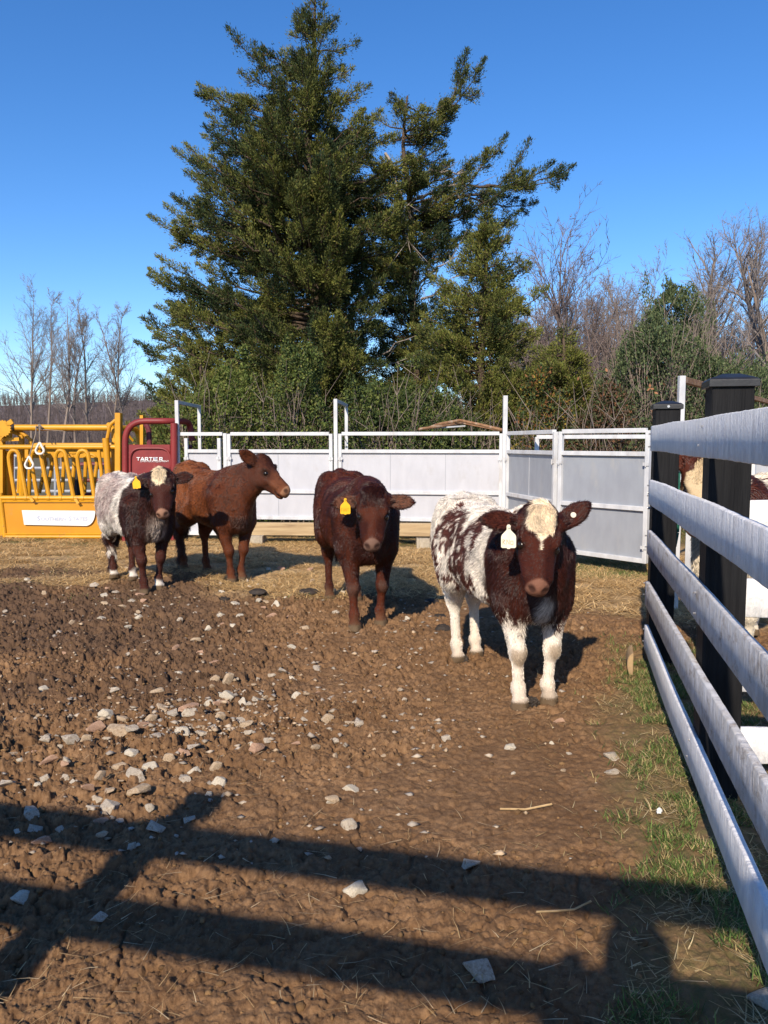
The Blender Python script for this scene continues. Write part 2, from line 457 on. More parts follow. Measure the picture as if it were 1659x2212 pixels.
# ------------------------------------------------------------------ board fences
def wood_paint(name, c1, c2, c3, t3=(.6, .72), bump=1.):
    m, t, b = nmat(name); N = t.nodes; Lk = t.links
    tc = N.new("ShaderNodeTexCoord")
    def nz(scale, sc, det=5., rgh=.6):
        mp = N.new("ShaderNodeMapping"); mp.inputs["Scale"].default_value = sc
        Lk.new(tc.outputs["UV"], mp.inputs[0])
        n = N.new("ShaderNodeTexNoise"); n.inputs["Scale"].default_value = scale; n.inputs["Detail"].default_value = det; n.inputs["Roughness"].default_value = rgh
        n.inputs["Distortion"].default_value = .6
        Lk.new(mp.outputs[0], n.inputs["Vector"]); return n.outputs[0]
    def mul(a, k):
        q = N.new("ShaderNodeMath"); q.operation = 'MULTIPLY'; Lk.new(a, q.inputs[0]); q.inputs[1].default_value = k; return q.outputs[0]
    def add(a, c_):
        q = N.new("ShaderNodeMath"); q.operation = 'ADD'; Lk.new(a, q.inputs[0]); Lk.new(c_, q.inputs[1]); return q.outputs[0]
    saw = nz(1., (15, 1.6, 1), 7., .75)             # saw marks across the board
    grain = nz(1., (48, 5, 1), 4.)            # grain along the board
    mott = nz(1., (26, 34, 1), 5.)
    hgt = add(add(mul(saw, 1.5), mul(grain, .5)), mul(mott, .35))
    bp = N.new("ShaderNodeBump"); bp.inputs["Strength"].default_value = bump; bp.inputs["Distance"].default_value = .012
    Lk.new(hgt, bp.inputs["Height"]); Lk.new(bp.outputs[0], b.inputs["Normal"])
    r = N.new("ShaderNodeValToRGB"); r.color_ramp.elements[0].position = .35; r.color_ramp.elements[1].position = .6
    r.color_ramp.elements[0].color = (*c2, 1); r.color_ramp.elements[1].color = (*c1, 1)
    Lk.new(nz(1., (22, 10, 1), 6.), r.inputs[0])
    mr = N.new("ShaderNodeMapRange"); mr.inputs["From Min"].default_value = t3[0]; mr.inputs["From Max"].default_value = t3[1]
    Lk.new(nz(1., (9, 14, 1), 8., .75), mr.inputs[0])
    mx = N.new("ShaderNodeMix"); mx.data_type = 'RGBA'; mx.inputs["B"].default_value = (*c3, 1)
    Lk.new(mr.outputs[0], mx.inputs["Factor"]); Lk.new(r.outputs[0], mx.inputs["A"]); Lk.new(mx.outputs["Result"], b.inputs["Base Color"])
    b.inputs["Roughness"].default_value = .75; b.inputs["Specular IOR Level"].default_value = .25
    return m
m_white = wood_paint("white_paint_wood", (.80, .79, .78), (.68, .67, .68), (.46, .44, .42), (.62, .8))
m_white_worn = wood_paint("worn_white_paint_wood", (.64, .63, .63), (.50, .48, .46), (.28, .22, .17), (.52, .68))
m_black = pm("black_wood", (.012, .012, .013), (.006, .006, .007), 5, .65, .6, 14, stretch=(9, 9, .5), spec=.15)
m_cap = pm("black_plastic_cap", (.017, .018, .020), (.012, .012, .014), 20, .42, .05, 80, spec=.5)
m_bolt = pm("bolt_steel", (.55, .55, .56), (.4, .4, .4), 40, .4, metal=.8)

def board(name, p0, d, L, z0, z1, th, mat, parent, seed, nrm, warp=.010, segs=120):
    """rough board from p0 along d; z0..z1 high, th thick away from nrm's side"""
    r = np.random.RandomState(seed)
    s = np.linspace(0, L, segs + 1)
    ph = r.rand(6) * 6
    off = warp * (np.sin(s * 1.3 + ph[0]) - math.sin(ph[0])) + .4 * warp * np.sin(s * 3.1 + ph[1])
    up = .006 * np.sin(s * 1.1 + ph[2]); e1 = .0022 * (r.rand(segs + 1) - .5) + .0018 * np.sin(s * 5 + ph[3]); e0 = .0022 * (r.rand(segs + 1) - .5) + .0018 * np.sin(s * 4 + ph[4])
    P = np.array(p0)[None] + np.array(d)[None] * s[:, None] + np.array(nrm)[None] * off[:, None]
    bv = .004
    prof = [(0, z0 + bv, 0), (0, z1 - bv, 0), (bv, z1, 1), (th - bv, z1, 1), (th, z1 - bv, 1), (th, z0 + bv, 0), (th - bv, z0, -1), (bv, z0, -1)]
    V = []; uv = []
    for (o, z, e) in prof:
        zz = z + up + (e1 if z > (z0 + z1) / 2 else e0)
        q = P - np.array(nrm)[None] * o
        q = q.copy(); q[:, 2] = zz; V.append(q); uv.append(np.stack([s + seed * 1.7, np.full_like(s, z + o) + seed * .37], -1))
    V = np.stack(V, 1); uv = np.stack(uv, 1); k = len(prof)
    idx = np.arange((segs + 1) * k).reshape(segs + 1, k)
    Q = np.stack([idx[1:], np.roll(idx[1:], -1, 1), np.roll(idx[:-1], -1, 1), idx[:-1]], -1).reshape(-1, 4)
    caps = np.array([idx[0], idx[-1][::-1]])
    o = np_mesh(name, V.reshape(-1, 3), [Q, caps], mat, parent)
    me = o.data; lay = me.uv_layers.new(name="UVMap")
    vi = np.zeros(len(me.loops), dtype=np.int32); me.loops.foreach_get("vertex_index", vi)
    lay.data.foreach_set("uv", uv.reshape(-1, 2)[vi].astype(np.float32).ravel())
    return o

def post(parent, c, ztop, wd=.148, fd=FD):
    fn = Vector((fd.y, -fd.x, 0))
    m = MB(); c = Vector(c)
    m.box((c.x, c.y, (ztop - .035 - .12) / 2), (wd, wd, ztop - .035 + .12), (fd, fn, Vector((0, 0, 1))))
    o = m.build("post", m_black, parent, bevel=.004)
    m = MB(); hw = wd / 2 + .014
    zc = ztop - .045
    def ring(h, z): return [c + fd * (sx * h) + fn * (sy * h) + Vector((0, 0, z)) for sx, sy in ((-1, -1), (1, -1), (1, 1), (-1, 1))]
    V = ring(hw, zc) + ring(hw, zc + .026) + ring(hw - .01, zc + .034) + ring(.03, zc + .052)
    Fs = [(3, 2, 1, 0), (12, 13, 14, 15)]
    for l in range(3):
        for k in range(4): Fs.append((l * 4 + k, l * 4 + (k + 1) % 4, l * 4 + 4 + (k + 1) % 4, l * 4 + 4 + k))
    m.add(V, Fs)
    cp = m.build("post_cap", m_cap, o, bevel=.002)
    return o

Yb = FE.y
zt = [at(1392, y, Yb).z for y in (922, 1035, 1147, 1255, 1352)]
BH = .152
fence = thing("board_fence", "white rough-sawn five-board fence on black capped posts along the right side", "fence", (FE.x, FE.y, 0))
for i, z in enumerate(zt):
    worn = i in (2, 3)
    p0 = Vector((FE.x, FE.y, 0)) + FD * .01 * i
    b = board("board", p0, tuple(-FD), 4.95, z - BH, z, .025, m_white_worn if worn else m_white, fence, 3 + i, tuple(-FN), warp=.003)
    b['label'] = ["top white board, level with the eye", "second white board from the top", "third white board with a worn bare top edge", "fourth white board with bare weathered wood at its far end", "lowest white board, close above the grass"][i]
ZT = 1.655
pa = Vector((FE.x, FE.y, 0)) + FN * .10 + FD * -.02 + FD * .12
# far post stands just behind the board ends, near post where the second fence joins
post(fence, pa, ZT)
pb = None
for s in np.linspace(1.2, 3.2, 400):
    q = Vector((FE.x, FE.y, 0)) + FN * .10 - FD * float(s)
    x = CX + F_PX * q.x / (q.y * CP + .5 * SP)
    if x >= 1560: pb = q; break
post(fence, pb, ZT)
post(fence, pb - FD * 2.35, ZT)
for z in (1.09, .995, None):
    m = MB()
    if z: c0 = pa - FN * .076 + Vector((0, 0, z)); m.tube([c0, c0 - FN * .02], .008, 8)
    else: c0 = pa - FD * .088 + Vector((0, 0, ZT - .03)); m.tube([c0, c0 - FD * .006], .008, 8)
    m.build("bolt", m_bolt, fence, smooth=True)
# white nail heads and paint drips where boards meet the near post
m = MB(); r = random.Random(4)
for i, z in enumerate(zt):
    for pc in (pa, pb, pb - FD * 2.35):
        for dz in (.035, .115):
            c0 = Vector((pc.x, pc.y, 0)) - FN * .1 + FD * r.uniform(-.05, .03) + Vector((0, 0, z - dz + r.uniform(-.01, .01)))
            m.tube([c0 - FN * .004, c0 + FN * .02], .0045, 6)
m.build("nails", m_bolt, fence, smooth=True)['kind'] = 'stuff'

# second fence, across, from the near post to the right: sunlit faces
f2 = thing("cross_fence", "brightly sunlit white board fence running right from behind the near black post", "fence", (pb.x + .1, pb.y, 0))
RD = Vector((FD.y, -FD.x, 0)); RD = Vector((1, -.06, 0)).normalized()
q0 = pb + FN * .02 + Vector((.05, .10, 0))
rn = Vector((RD.y, -RD.x, 0))      # faces the camera side
for i, z in enumerate([zt[1], zt[2], zt[3], zt[4] - .02]):
    board("board", q0, tuple(RD), 2.4, z - .155, z, .025, m_white, f2, 31 + i, tuple(rn), warp=.004, segs=50)
post(f2, q0 + RD * 2.3 + Vector((0, .1, 0)), ZT)

# fence the picture was taken through: its boards and posts throw the shadows in the foreground
FB = .045
bd = Vector((1, -.235, 0)).normalized(); bn = Vector((bd.y, -bd.x, 0))
f3 = thing("near_fence", "five-board fence between photographer and yard, known by the long striped shadow it casts", "fence", (-.5, FB, 0))
org = Vector((0, FB, 0))
for i, (z0, z1) in enumerate(((1.476, 1.632), (1.185, 1.328), (.78, .92), (.45, .60), (.12, .27))):
    board("board", org - bd * 4.2, tuple(bd), 4.72, z0, z1, .02, m_white, f3, 51 + i, tuple(bn), warp=.0, segs=60)
for xx in (-1.53, -3.8):
    post(f3, org + bd * xx + Vector((.02, .11, 0)) , 1.70, fd=bd)
# ------------------------------------------------------------------ steel pen walls
def steel(name, c1, c2, c3=None, **k):
    return pm(name, c1, c2, 9, .5, .12, 40, metal=.0, c3=c3, s3=5, t3=(.56, .78), stretch=(1, 1, .4), spec=.4, **k)
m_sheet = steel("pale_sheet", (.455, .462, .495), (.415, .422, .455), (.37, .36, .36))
m_grey = steel("grey_sheet", (.285, .305, .34), (.255, .272, .305), (.33, .33, .33))  # darker bluish grey for the angled panels, also used on tubes and seams
m_frame = steel("galvanised_frame", (.58, .59, .60), (.45, .46, .48), (.36, .31, .26))
m_rust = pm("rusty_tube", (.30, .17, .09), (.20, .10, .05), 14, .8, .4, 60, c3=(.45, .38, .30), s3=9)
m_timber = pm("weathered_timber", (.44, .33, .19), (.33, .235, .13), 3.5, .8, .4, 30, stretch=(.35, 3, 9), c3=(.24, .165, .095), s3=2.0, t3=(.55, .66))
m_block = pm("concrete_block", (.42, .37, .29), (.33, .29, .225), 22, .95, .5, 120)
m_dark = pm("dark_steel", (.03, .03, .035), (.02, .02, .022), 12, .5)

YL, YR = 11.15, 10.55
def wy(x): return YL + (YR - YL) * (x - 383) / (1090 - 383)
def wp(x, y, dy=0.0):
    p = at(x, y, wy(x)); p.y += dy; return p
def tline(m, a, b, w=.052, h=.052): m.bar(a, b, w, h)
ZTR, ZPT, ZMR, ZPB = at(720, 937, 10.85).z, at(720, 971, 10.85).z, at(720, 1063, 10.85).z, at(720, 1124, 10.85).z
def xw(x): p = at(x, 1000, wy(x)); return Vector((p.x, p.y, 0))

def panel(name, label, xa, xb, rail=True, mat=None, group="sheeted steel pen panels", za=None, pa_=None, pb_=None, zb=None, mid=True):
    A = Vector(pa_) if pa_ is not None else xw(xa); B = Vector(pb_) if pb_ is not None else xw(xb)
    d = (B - A).normalized(); up = Vector((0, 0, 1)); bk = Vector((-d.y, d.x, 0))
    z0 = za if za is not None else ZPB
    t = thing(name, label, "pen panel", (A.x, A.y, 0), group)
    m = MB(); T = .05
    def hb(z, a=A, b=B, s=0): m.bar(a + up * z + d * s, b + up * z - d * s, T, T)
    hb(ZPT - T / 2, s=T); hb(z0 + T / 2, s=T)
    if mid: hb(ZMR, s=T)
    for P, s in ((A, 1), (B, -1)):
        c = P + d * s * T / 2
        m.bar(c + up * z0, c + up * (ZTR + (.0 if rail else -.06)), T, T, up=bk)
    if rail: hb(ZTR, s=T)
    m.build("frame", m_frame, t, bevel=.004)
    mat = mat or m_sheet
    m = MB()
    lo = [(z0 + T, ZMR - T / 2), (ZMR + T / 2, ZPT - T)] if mid else [(z0 + T, ZPT - T)]
    for (q0_, q1_) in lo:
        c = (A + B) / 2 + bk * .012 + up * (q0_ + q1_) / 2
        m.box(c, ((B - A).length - 2 * T + .004, .003, q1_ - q0_ + .004), (d, bk, up))
    sh = m.build("sheet", mat, t)
    m = MB(); L_ = (B - A).length; n_ = max(1, int(L_ / .62))
    for (q0_, q1_) in lo:
        for k in range(1, n_):
            c = A + d * (L_ * k / n_ + .03 * math.sin(k * 5.1)) + bk * .0095 + up * (q0_ + q1_) / 2
            m.box(c, (.006, .003, q1_ - q0_ - .01), (d, bk, up))
    if m.v: m.build("seam", m_grey if mat is m_sheet else m_frame, sh)
    for P, s in ((A, 1), (B, -1)):
        for z in (ZPT - .13, z0 + .17):
            c = P + d * s * .028 - bk * .03 + up * z
            m = MB(); m.box(c, (.07, .012, .035), (d, bk, up)); m.tube([c - up * .03 - bk * .008, c + up * .03 - bk * .008], .007, 6)
            m.build("hinge_bracket", m_frame, t, bevel=.001)
    return t
# the gate (narrow) and two wide panels across the back
gt = panel("pen_gate", "narrow sheeted gate at the left end of the white pen wall, beside the red panel", 400, 478, group=None, rail=False, za=ZPB - .24)
panel("pen_wall", "wide pale sheeted panel behind the brown calf, between gate and hooped post", 492, 719)
panel("pen_wall", "wide pale sheeted panel behind the dark red calf, from hooped post to corner post", 731, 1086)
C1 = xw(1092); 
P2 = at(1203, 1000, 8.95); P2.z = 0
P3 = at(1404, 1000, 8.0); P3.z = 0
z_s = at(1398, 1218, 8.0).z
dd_ = (P2 - C1).normalized()
panel("pen_wall", "short grey sheeted panel angled from the tall corner post toward the fence", 0, 0, pa_=C1 + dd_ * .05, pb_=P2 - dd_ * .03, za=z_s, mat=m_grey)
dd_ = (P3 - P2).normalized()
panel("pen_wall", "grey sheeted panel right of the spotted calf, ending behind the far black post", 0, 0, pa_=P2 + dd_ * .03, pb_=P3, za=z_s, mat=m_grey)
# extra rail between top rail and sheet on the angled side
t = thing("back_rail", "second galvanised rail seen through the gap above the grey angled panels", "rail", (C1.x + .4, C1.y, 0))
m = MB(); a = at(1160, 944, 9.9); b = at(1470, 943, 9.2); m.bar(a, b, .05, .05)
for p in (a, b): m.bar(Vector((p.x, p.y, -.1)), p, .05, .05, up=(0, 1, 0))
m.build("tube", m_frame, t, bevel=.003)
del a, b
def upright(label, x, ytop, yb=None, group="tall galvanised pen posts", w=.052, dy=-.03):
    p = at(x, ytop, wy(x)); p.y += dy
    t = thing("steel_post", label, "post", (p.x, p.y, 0), group)
    m = MB(); m.bar(Vector((p.x, p.y, -.1)), p, w, w, up=(0, 1, 0)); m.build("upright", m_frame, t, bevel=.003)
    return t, p
def hoop(label, x, ytop, x2, ytop2):
    t, p = upright(label, x, ytop)
    q = at(x2, ytop2, wy(x) + 1.35)
    q.z = p.z
    m = MB(); m.bar(p - Vector((0, -.03, .026)), q - Vector((0, .03, .026)), .05, .05)
    m.build("crossbar", m_frame, t, bevel=.003)
    m = MB(); m.bar(Vector((q.x, q.y, -.1)), q, .05, .05, up=(0, 1, 0)); m.build("rear_upright", m_frame, t, bevel=.003)
hoop("tall hooped galvanised post between the red panel and the narrow gate", 383, 865, 430, 872)
hoop("tall hooped galvanised post in the middle of the pen wall, above the dark red calf", 725, 862, 748, 868)
upright("tall single galvanised corner post where pale wall meets grey panels", 1091, 855, w=.06)
t, p = upright("hinge post right of the narrow gate", 486, 936, group=None, dy=.0)
# long top rail over the gate
t = thing("top_rail", "galvanised rail over the narrow gate at the left of the pen wall", "rail", tuple(xw(383)))
m = MB(); m.bar(xw(390) + Vector((0, 0, ZTR + .0)), xw(482) + Vector((0, 0, ZTR)), .05, .05); m.build("tube", m_frame, t, bevel=.003)

# timber beam on blocks along the foot of the wall
t = thing("timber_beam", "long weathered timber beam lying on blocks along the foot of the pale wall", "beam", (0, 10.6, 0))
A = at(545, 1142, 10.78); B = at(1090, 1145, 10.28)
m = MB(); m.bar(A, B, .13, at(700, 1130, 10.6).z - at(700, 1157, 10.6).z); m.build("beam", m_timber, t, bevel=.008, seg=2)
bz = at(700, 1157, 10.6).z
def block(label, x, w_, Y, hollow=True):
    p = at(x, 1157, Y); t = thing("concrete_block", label, "block", (p.x, Y, 0), "blocks under the beam")
    m = MB(); hh = bz - .004; zc = (hh - .05) / 2
    L = .39
    sx = .2
    # two end walls, two long walls and a web, open cells toward the right side
    for dx in (-sx / 2 + .016, sx / 2 - .016): m.box((p.x + dx, Y + .0, zc), (.032, L, hh + .05))
    for dy in (-L / 2 + .017, 0, L / 2 - .017): m.box((p.x, Y + dy, zc), (sx - .066, .034, hh + .044))
    m.box((p.x, Y, hh - .012), (sx - .07, L - .08, .02))
    m.build("block", m_block, t, bevel=.004)
block("hollow concrete block under the beam between the dark red and spotted calves", 915, .2, 10.45)
block("block under the left end of the beam, beside the brown calf's front legs", 556, .2, 10.75)

# rusty hoop frame lying over the wall top
t = thing("rusty_frame", "bent rusty tube frame lying on top of the pen wall left of the corner post", "frame", (1.0, 11.2, 0))
m = MB()
m.tube([at(922, 926, 11.3), at(950, 916, 11.4), at(993, 908, 11.6), at(1040, 918, 11.3), at(1086, 929, 11.0)], .022, 8)
m.tube([at(905, 927, 11.0), at(960, 920, 11.2), at(1000, 914, 11.9), at(1085, 930, 11.6)], .02, 8)
m.build("tube", m_rust, t, smooth=True)
m = MB(); m.bar(at(920, 926, 11.1), at(1004, 920, 11.4), .03, .02); m.build("strap", m_frame, t)

# galvanised post and rusty overhead tube on the right, with white sheet wall behind the cow
YS = 6.35
p = at(1473, 812, YS)
t = thing("alley_post", "tall galvanised post with rusty overhead bar behind the far black fence post", "post", (p.x, YS, 0))
m = MB(); m.bar(Vector((p.x, YS, -.1)), p, .05, .05, up=(0, 1, 0)); m.build("upright", m_frame, t, bevel=.003)
q = at(1659, 862, 9.2); q.z = p.z
q = Vector((q.x, 9.6, p.z)); 
e = at(1659, 858, 9.9)
e.z = p.z - .02
m = MB(); m.bar(p + Vector((.02, .03, -.03)), e + Vector((0, 0, 0)), .05, .05); m.build("crossbar", m_rust, t, bevel=.003)
wa = Vector((at(1488, 1000, 6.5).x, 6.5, 0)); wb = Vector((4.6, 8.6, 0))
t = thing("sheet_wall", "white sheet-metal panel wall stained with rust, behind the cow at right", "wall", tuple(wa))
d = (wb - wa).normalized(); bk = Vector((-d.y, d.x, 0)); up = Vector((0, 0, 1))
m = MB(); m.box((wa + wb) / 2 + up * .72, ((wb - wa).length, .01, 1.15), (d, bk, up)); 
m_rsheet = pm("rust_stained_sheet", (.74, .73, .72), (.64, .62, .60), 6, .6, .2, 40, c3=(.42, .16, .05), s3=3.2, t3=(.56, .66))
m.build("sheet", m_rsheet, t)
m = MB()
for k in range(5):
    c_ = wa + (wb - wa) * (k / 4) - bk * .03
    m.bar(c_ - up * .1, c_ + up * 1.36, .05, .05, up=bk)
m.bar(wa + up * 1.33 - bk * .03, wb + up * 1.33 - bk * .03, .05, .05)
m.bar(wa + up * .14 - bk * .03, wb + up * .14 - bk * .03, .05, .05)
m.build("frame", m_frame, t, bevel=.002)
# green strap with a pale pipe end on the far post
m_green = pm("green_webbing", (.02, .13, .085), (.01, .08, .055), 30, .7, .3, 200)
t = thing("green_strap", "frayed green webbing strap hanging from a pale pipe beside the far black post", "strap", (pa.x + .1, pa.y + .3, .6))
m = MB()
pts = [at(1466, 1012, 5.6), at(1465, 1040, 5.6), at(1467, 1070, 5.6), at(1464, 1110, 5.6), at(1462, 1150, 5.62), at(1456, 1180, 5.6)]
for i in range(len(pts) - 1): m.bar(pts[i], pts[i + 1], .028 if i < 3 else .036, .004, up=(0, 1, 0))
m.build("webbing", m_green, t)
m = MB(); m.tube([at(1467, 1000, 5.6) + Vector((0, -.05, .02)), at(1466, 1010, 5.6), at(1466, 1016, 5.65)], .034, 10); m.build("pipe_end", pm("pale_pipe", (.5, .55, .53), (.4, .45, .43)), t, smooth=True)

# ------------------------------------------------------------------ yellow squeeze chute
YC = 11.2
def zc(zx, zy, Y=YC): return at(zx / 4.0, 777.6 + zy / 4.0, Y)
m_yel = pm("yellow_enamel", (.58, .28, .012), (.50, .235, .010), 4, .42, .08, 30, c3=(.36, .17, .04), s3=9, t3=(.60, .70), spec=.4)
m_yel2 = pm("orange_yellow_enamel_sheet", (.55, .24, .008), (.49, .21, .008), 2, .45, .05, 30, c3=(.44, .21, .04), s3=7, t3=(.62, .74), spec=.4)
m_red = pm("dull_red_enamel", (.22, .028, .026), (.17, .020, .022), 4, .5, .08, 30, c3=(.28, .07, .06), s3=8, t3=(.62, .75), spec=.35)
m_dred = pm("dark_red_enamel", (.16, .035, .045), (.10, .02, .03), 6, .55, .1, 30, spec=.3)
m_sign = pm("white_sign", (.66, .66, .64), (.62, .62, .60), 3, .5)
m_txt_blue = pm("faded_blue_lettering", (.26, .31, .48), (.42, .46, .58), 5, .6)
m_txt_w = pm("white_lettering", (.75, .74, .74), (.7, .7, .7), 5, .6)
m_flagblue = pm("flag_blue", (.05, .06, .30), (.05, .05, .25), 5, .6)

def text_mesh(name, body, size, origin, mat, parent, spacing=1.0, shear=0.0, ext=.0008, xs=1.0, bold=0.0, yaw=0.0):
    cu = bpy.data.curves.new(name, 'FONT'); cu.body = body; cu.size = size; cu.space_character = spacing; cu.shear = shear
    cu.extrude = ext; cu.resolution_u = 3; cu.offset = bold
    tmp = bpy.data.objects.new(name + "_tmp", cu); COL.objects.link(tmp)
    bpy.context.view_layer.update()
    dg = bpy.context.evaluated_depsgraph_get()
    me = bpy.data.meshes.new_from_object(tmp.evaluated_get(dg))
    bpy.data.objects.remove(tmp); me.materials.clear()
    R = Matrix.Rotation(yaw, 4, 'Z') @ Matrix.Rotation(math.pi / 2, 4, 'X')
    o = link_mesh(name, me, mat, parent)
    me.transform(Matrix.Translation(Vector(origin) - WLOC[parent.name]) @ R @ Matrix.Diagonal((xs, 1, 1, 1)))
    return o, max((v.co.x for v in me.vertices), default=0) - min((v.co.x for v in me.vertices), default=0)

ch = thing("squeeze_chute", "yellow steel cattle squeeze chute with looped side bars and white sign", "cattle chute", tuple(gr(100, 1166)))
# side panel low
m = MB()
a, b_, c_, d_ = zc(40, 1500), zc(1010, 1500), zc(1010, 1235), zc(22, 1235)
m.prism([a, b_, c_, d_], (0, .02, 0)); m.build("lower_panel", m_yel2, ch)
m = MB(); r_ = .034
m.tube([zc(-20, 1192), zc(1040, 1192)], r_ * 1.05, 10)
m.tube([zc(45, 1527), zc(1040, 1527)], r_ * .95, 10)
m.tube([zc(20, 1505, YC - .02), zc(1010, 1505, YC - .02)], .012, 6)
m.tube([zc(0, 1222, YC - .01), zc(1010, 1222, YC - .01)], .018, 6)
m.tube([zc(2, 1150), zc(48, 1560)], r_, 10)
m.build("lower_frame", m_yel, ch, smooth=True)
m = MB()
for x in (130, 320, 420, 525, 630, 715, 810, 225):
    m = MB(); m.tube([zc(x - 14, 1192), zc(x + 14, 1192)], r_ * 1.25, 10); m.build("hinge_sleeve", m_yel, ch, smooth=True)
for (x, y) in ((265, 1205), (655, 1222)):
    m = MB(); m.prism([zc(x - 20, y - 20, YC - .06), zc(x + 5, y - 24, YC - .06), zc(x + 32, y + 15, YC - .07), zc(x + 8, y + 22, YC - .07)], (0, .01, 0)); m.build("lift_tab", m_yel, ch)
def loop(bl, br, tl, tr, ty, Y=YC, rr=.03, by=1180, base2=None):
    k = MB(); cx = (tl + tr) / 2
    pts = [zc(bl, by, Y), zc(tl + 6, 900, Y), zc(tl, 840, Y)]
    for t in np.linspace(0, 1, 7)[1:-1]:
        a = math.pi * (1 - t); pts.append(zc(cx + math.cos(a) * (tr - tl) / 2, 840 - math.sin(a) * (840 - ty), Y))
    pts += [zc(tr, 840, Y), zc(tr + 10, 900, Y), zc(br, by, Y)]
    k.tube(pts, rr, 8); return k.build("loop_bar", m_yel, ch, smooth=True)
for (bl, br, tl, tr) in ((130, 228, 76, 166), (322, 425, 268, 358), (525, 635, 480, 570), (718, 815, 668, 765)):
    loop(bl, br, tl, tr, 778)
for (bl, br, tl, tr) in ((160, 200, 165, 205), (340, 405, 385, 440), (540, 620, 545, 632), (730, 800, 735, 828)):
    loop(bl, br, tl, tr, 815, Y=YC + .75, rr=.03, by=1150)
k = MB(); k.tube([zc(892, 1180), zc(875, 950), zc(853, 778)], .027, 8); k.build("loop_bar", m_yel, ch, smooth=True)
m = MB()
m.tube([zc(-20, 752), zc(1050, 752)], .036, 10)
m.tube([zc(250, 733, YC + .4), zc(1060, 733, YC + .4)], .03, 10)
m.bar(zc(210, 790, YC + .75), zc(1060, 790, YC + .75), .03, .2)
m.tube([zc(115, 585, YC + .3), zc(960, 585, YC + .3)], .048, 12)
m.tube(arc_path([zc(960, 590, YC + .35), zc(1190, 590, YC + 1.0), zc(1200, 745, YC + 1.0)], .25), .042, 8)
for x in (105, 510, 712): m.tube([zc(x, 745), zc(x, 790)], .026, 8)
m.build("top_rails", m_yel, ch, smooth=True)
m = MB()
m.bar(zc(1026, 1600, YC - .1), zc(1026, 458, YC - .1), .115, .08, up=(1, 0, 0)); m.build("tail_post", m_yel, ch, bevel=.006)
m = MB(); m.tube(arc_path([zc(985, 1600, YC + .1), zc(985, 600, YC + .1), zc(940, 560, YC + .25)], .12), .04, 10)
m.tube([zc(952, 1190, YC - .05), zc(912, 675, YC - .05)], .048, 10)
m.tube(arc_path([zc(1000, 520, YC), zc(950, 560, YC), zc(925, 690, YC)], .06), .026, 8)
m.bar(zc(1229, 745, YC + 1.0), zc(1229, 478, YC + 1.0), .09, .05, up=(1, 0, 0))
m.tube([zc(1060, 590, YC + .6), zc(1150, 700, YC + .7)], .02, 8)
m.tube([zc(1120, 745, YC + .8), zc(1180, 745, YC + .8)], .035, 8)
m.bar(zc(975, 690, YC - .02), zc(1010, 690, YC - .02), .06, .05)
m.build("tail_gate_bars", m_yel, ch, smooth=True)
# head end at left: plates, ratchet wheel, handle
m = MB()
m.bar(zc(58, 1180, YC + .3), zc(58, 780, YC + .3), .20, .12, up=(1, 0, 0))
m.bar(zc(12, 1560, YC + .15), zc(12, 600, YC + .15), .09, .08, up=(1, 0, 0))
m.tube(arc_path([zc(110, 612, YC + .4), zc(185, 640, YC + .4), zc(190, 1180, YC + .4)], .2), .045, 8)
m.tube([zc(75, 690, YC + .2), zc(75, 600, YC + .2)], .05, 10)
m.bar(zc(10, 690, YC + .1), zc(170, 684, YC + .1), .05, .05)
m.tube([zc(170, 610, YC + .35), zc(265, 690, YC + .35), zc(250, 1180, YC + .5)], .032, 8)
m.build("head_gate_frame", m_yel, ch, smooth=True)
m = MB(); ce = zc(22, 592, YC - .02); V = []
for i in range(36):
    R_ = .125 if i % 2 else .108; a = i * math.pi / 18
    V.append(ce + Vector((math.cos(a) * R_, 0, math.sin(a) * R_)))
m.prism(V, (0, .03, 0)); m.bar(zc(60, 560, YC), zc(110, 528, YC), .04, .07); m.bar(zc(-10, 690, YC), zc(50, 600, YC), .03, .06)
m.build("ratchet_wheel", m_yel, ch)
m = MB(); m.tube([zc(60, 583, YC + .25), zc(118, 583, YC + .29)], .056, 12); m.build("handle_grip", m_dark, ch, smooth=True)
# sign
m = MB(); ys = YC - .03
P = [zc(188, 1298, ys), zc(208, 1424, ys), zc(740, 1434, ys)] + [zc(740 + 80 * math.sin(t), 1330 + 104 * math.cos(t), ys) for t in np.linspace(.15, 1.45, 7)] + [zc(822, 1318, ys), zc(818, 1303, ys)]
m.prism([p for p in P], (0, .006, 0)); sg = m.build("sign", m_sign, ch)
x = 318
sc = .0
for word in ("SOUTHERN", "STATES"):
    big, small = word[0], word[1:]
    o, wd_ = text_mesh("lettering", big, .092, zc(x, 1388, ys - .003), m_txt_blue, sg, bold=.0016, shear=.10, xs=1.08)
    x += 4 * (wd_ + .012) / (YC / F_PX) 
    o, wd_ = text_mesh("lettering", small, .070, zc(x, 1388, ys - .003), m_txt_blue, sg, bold=.0012, shear=.10, xs=1.12, spacing=1.0)
    x += 4 * wd_ / (YC / F_PX) + 20
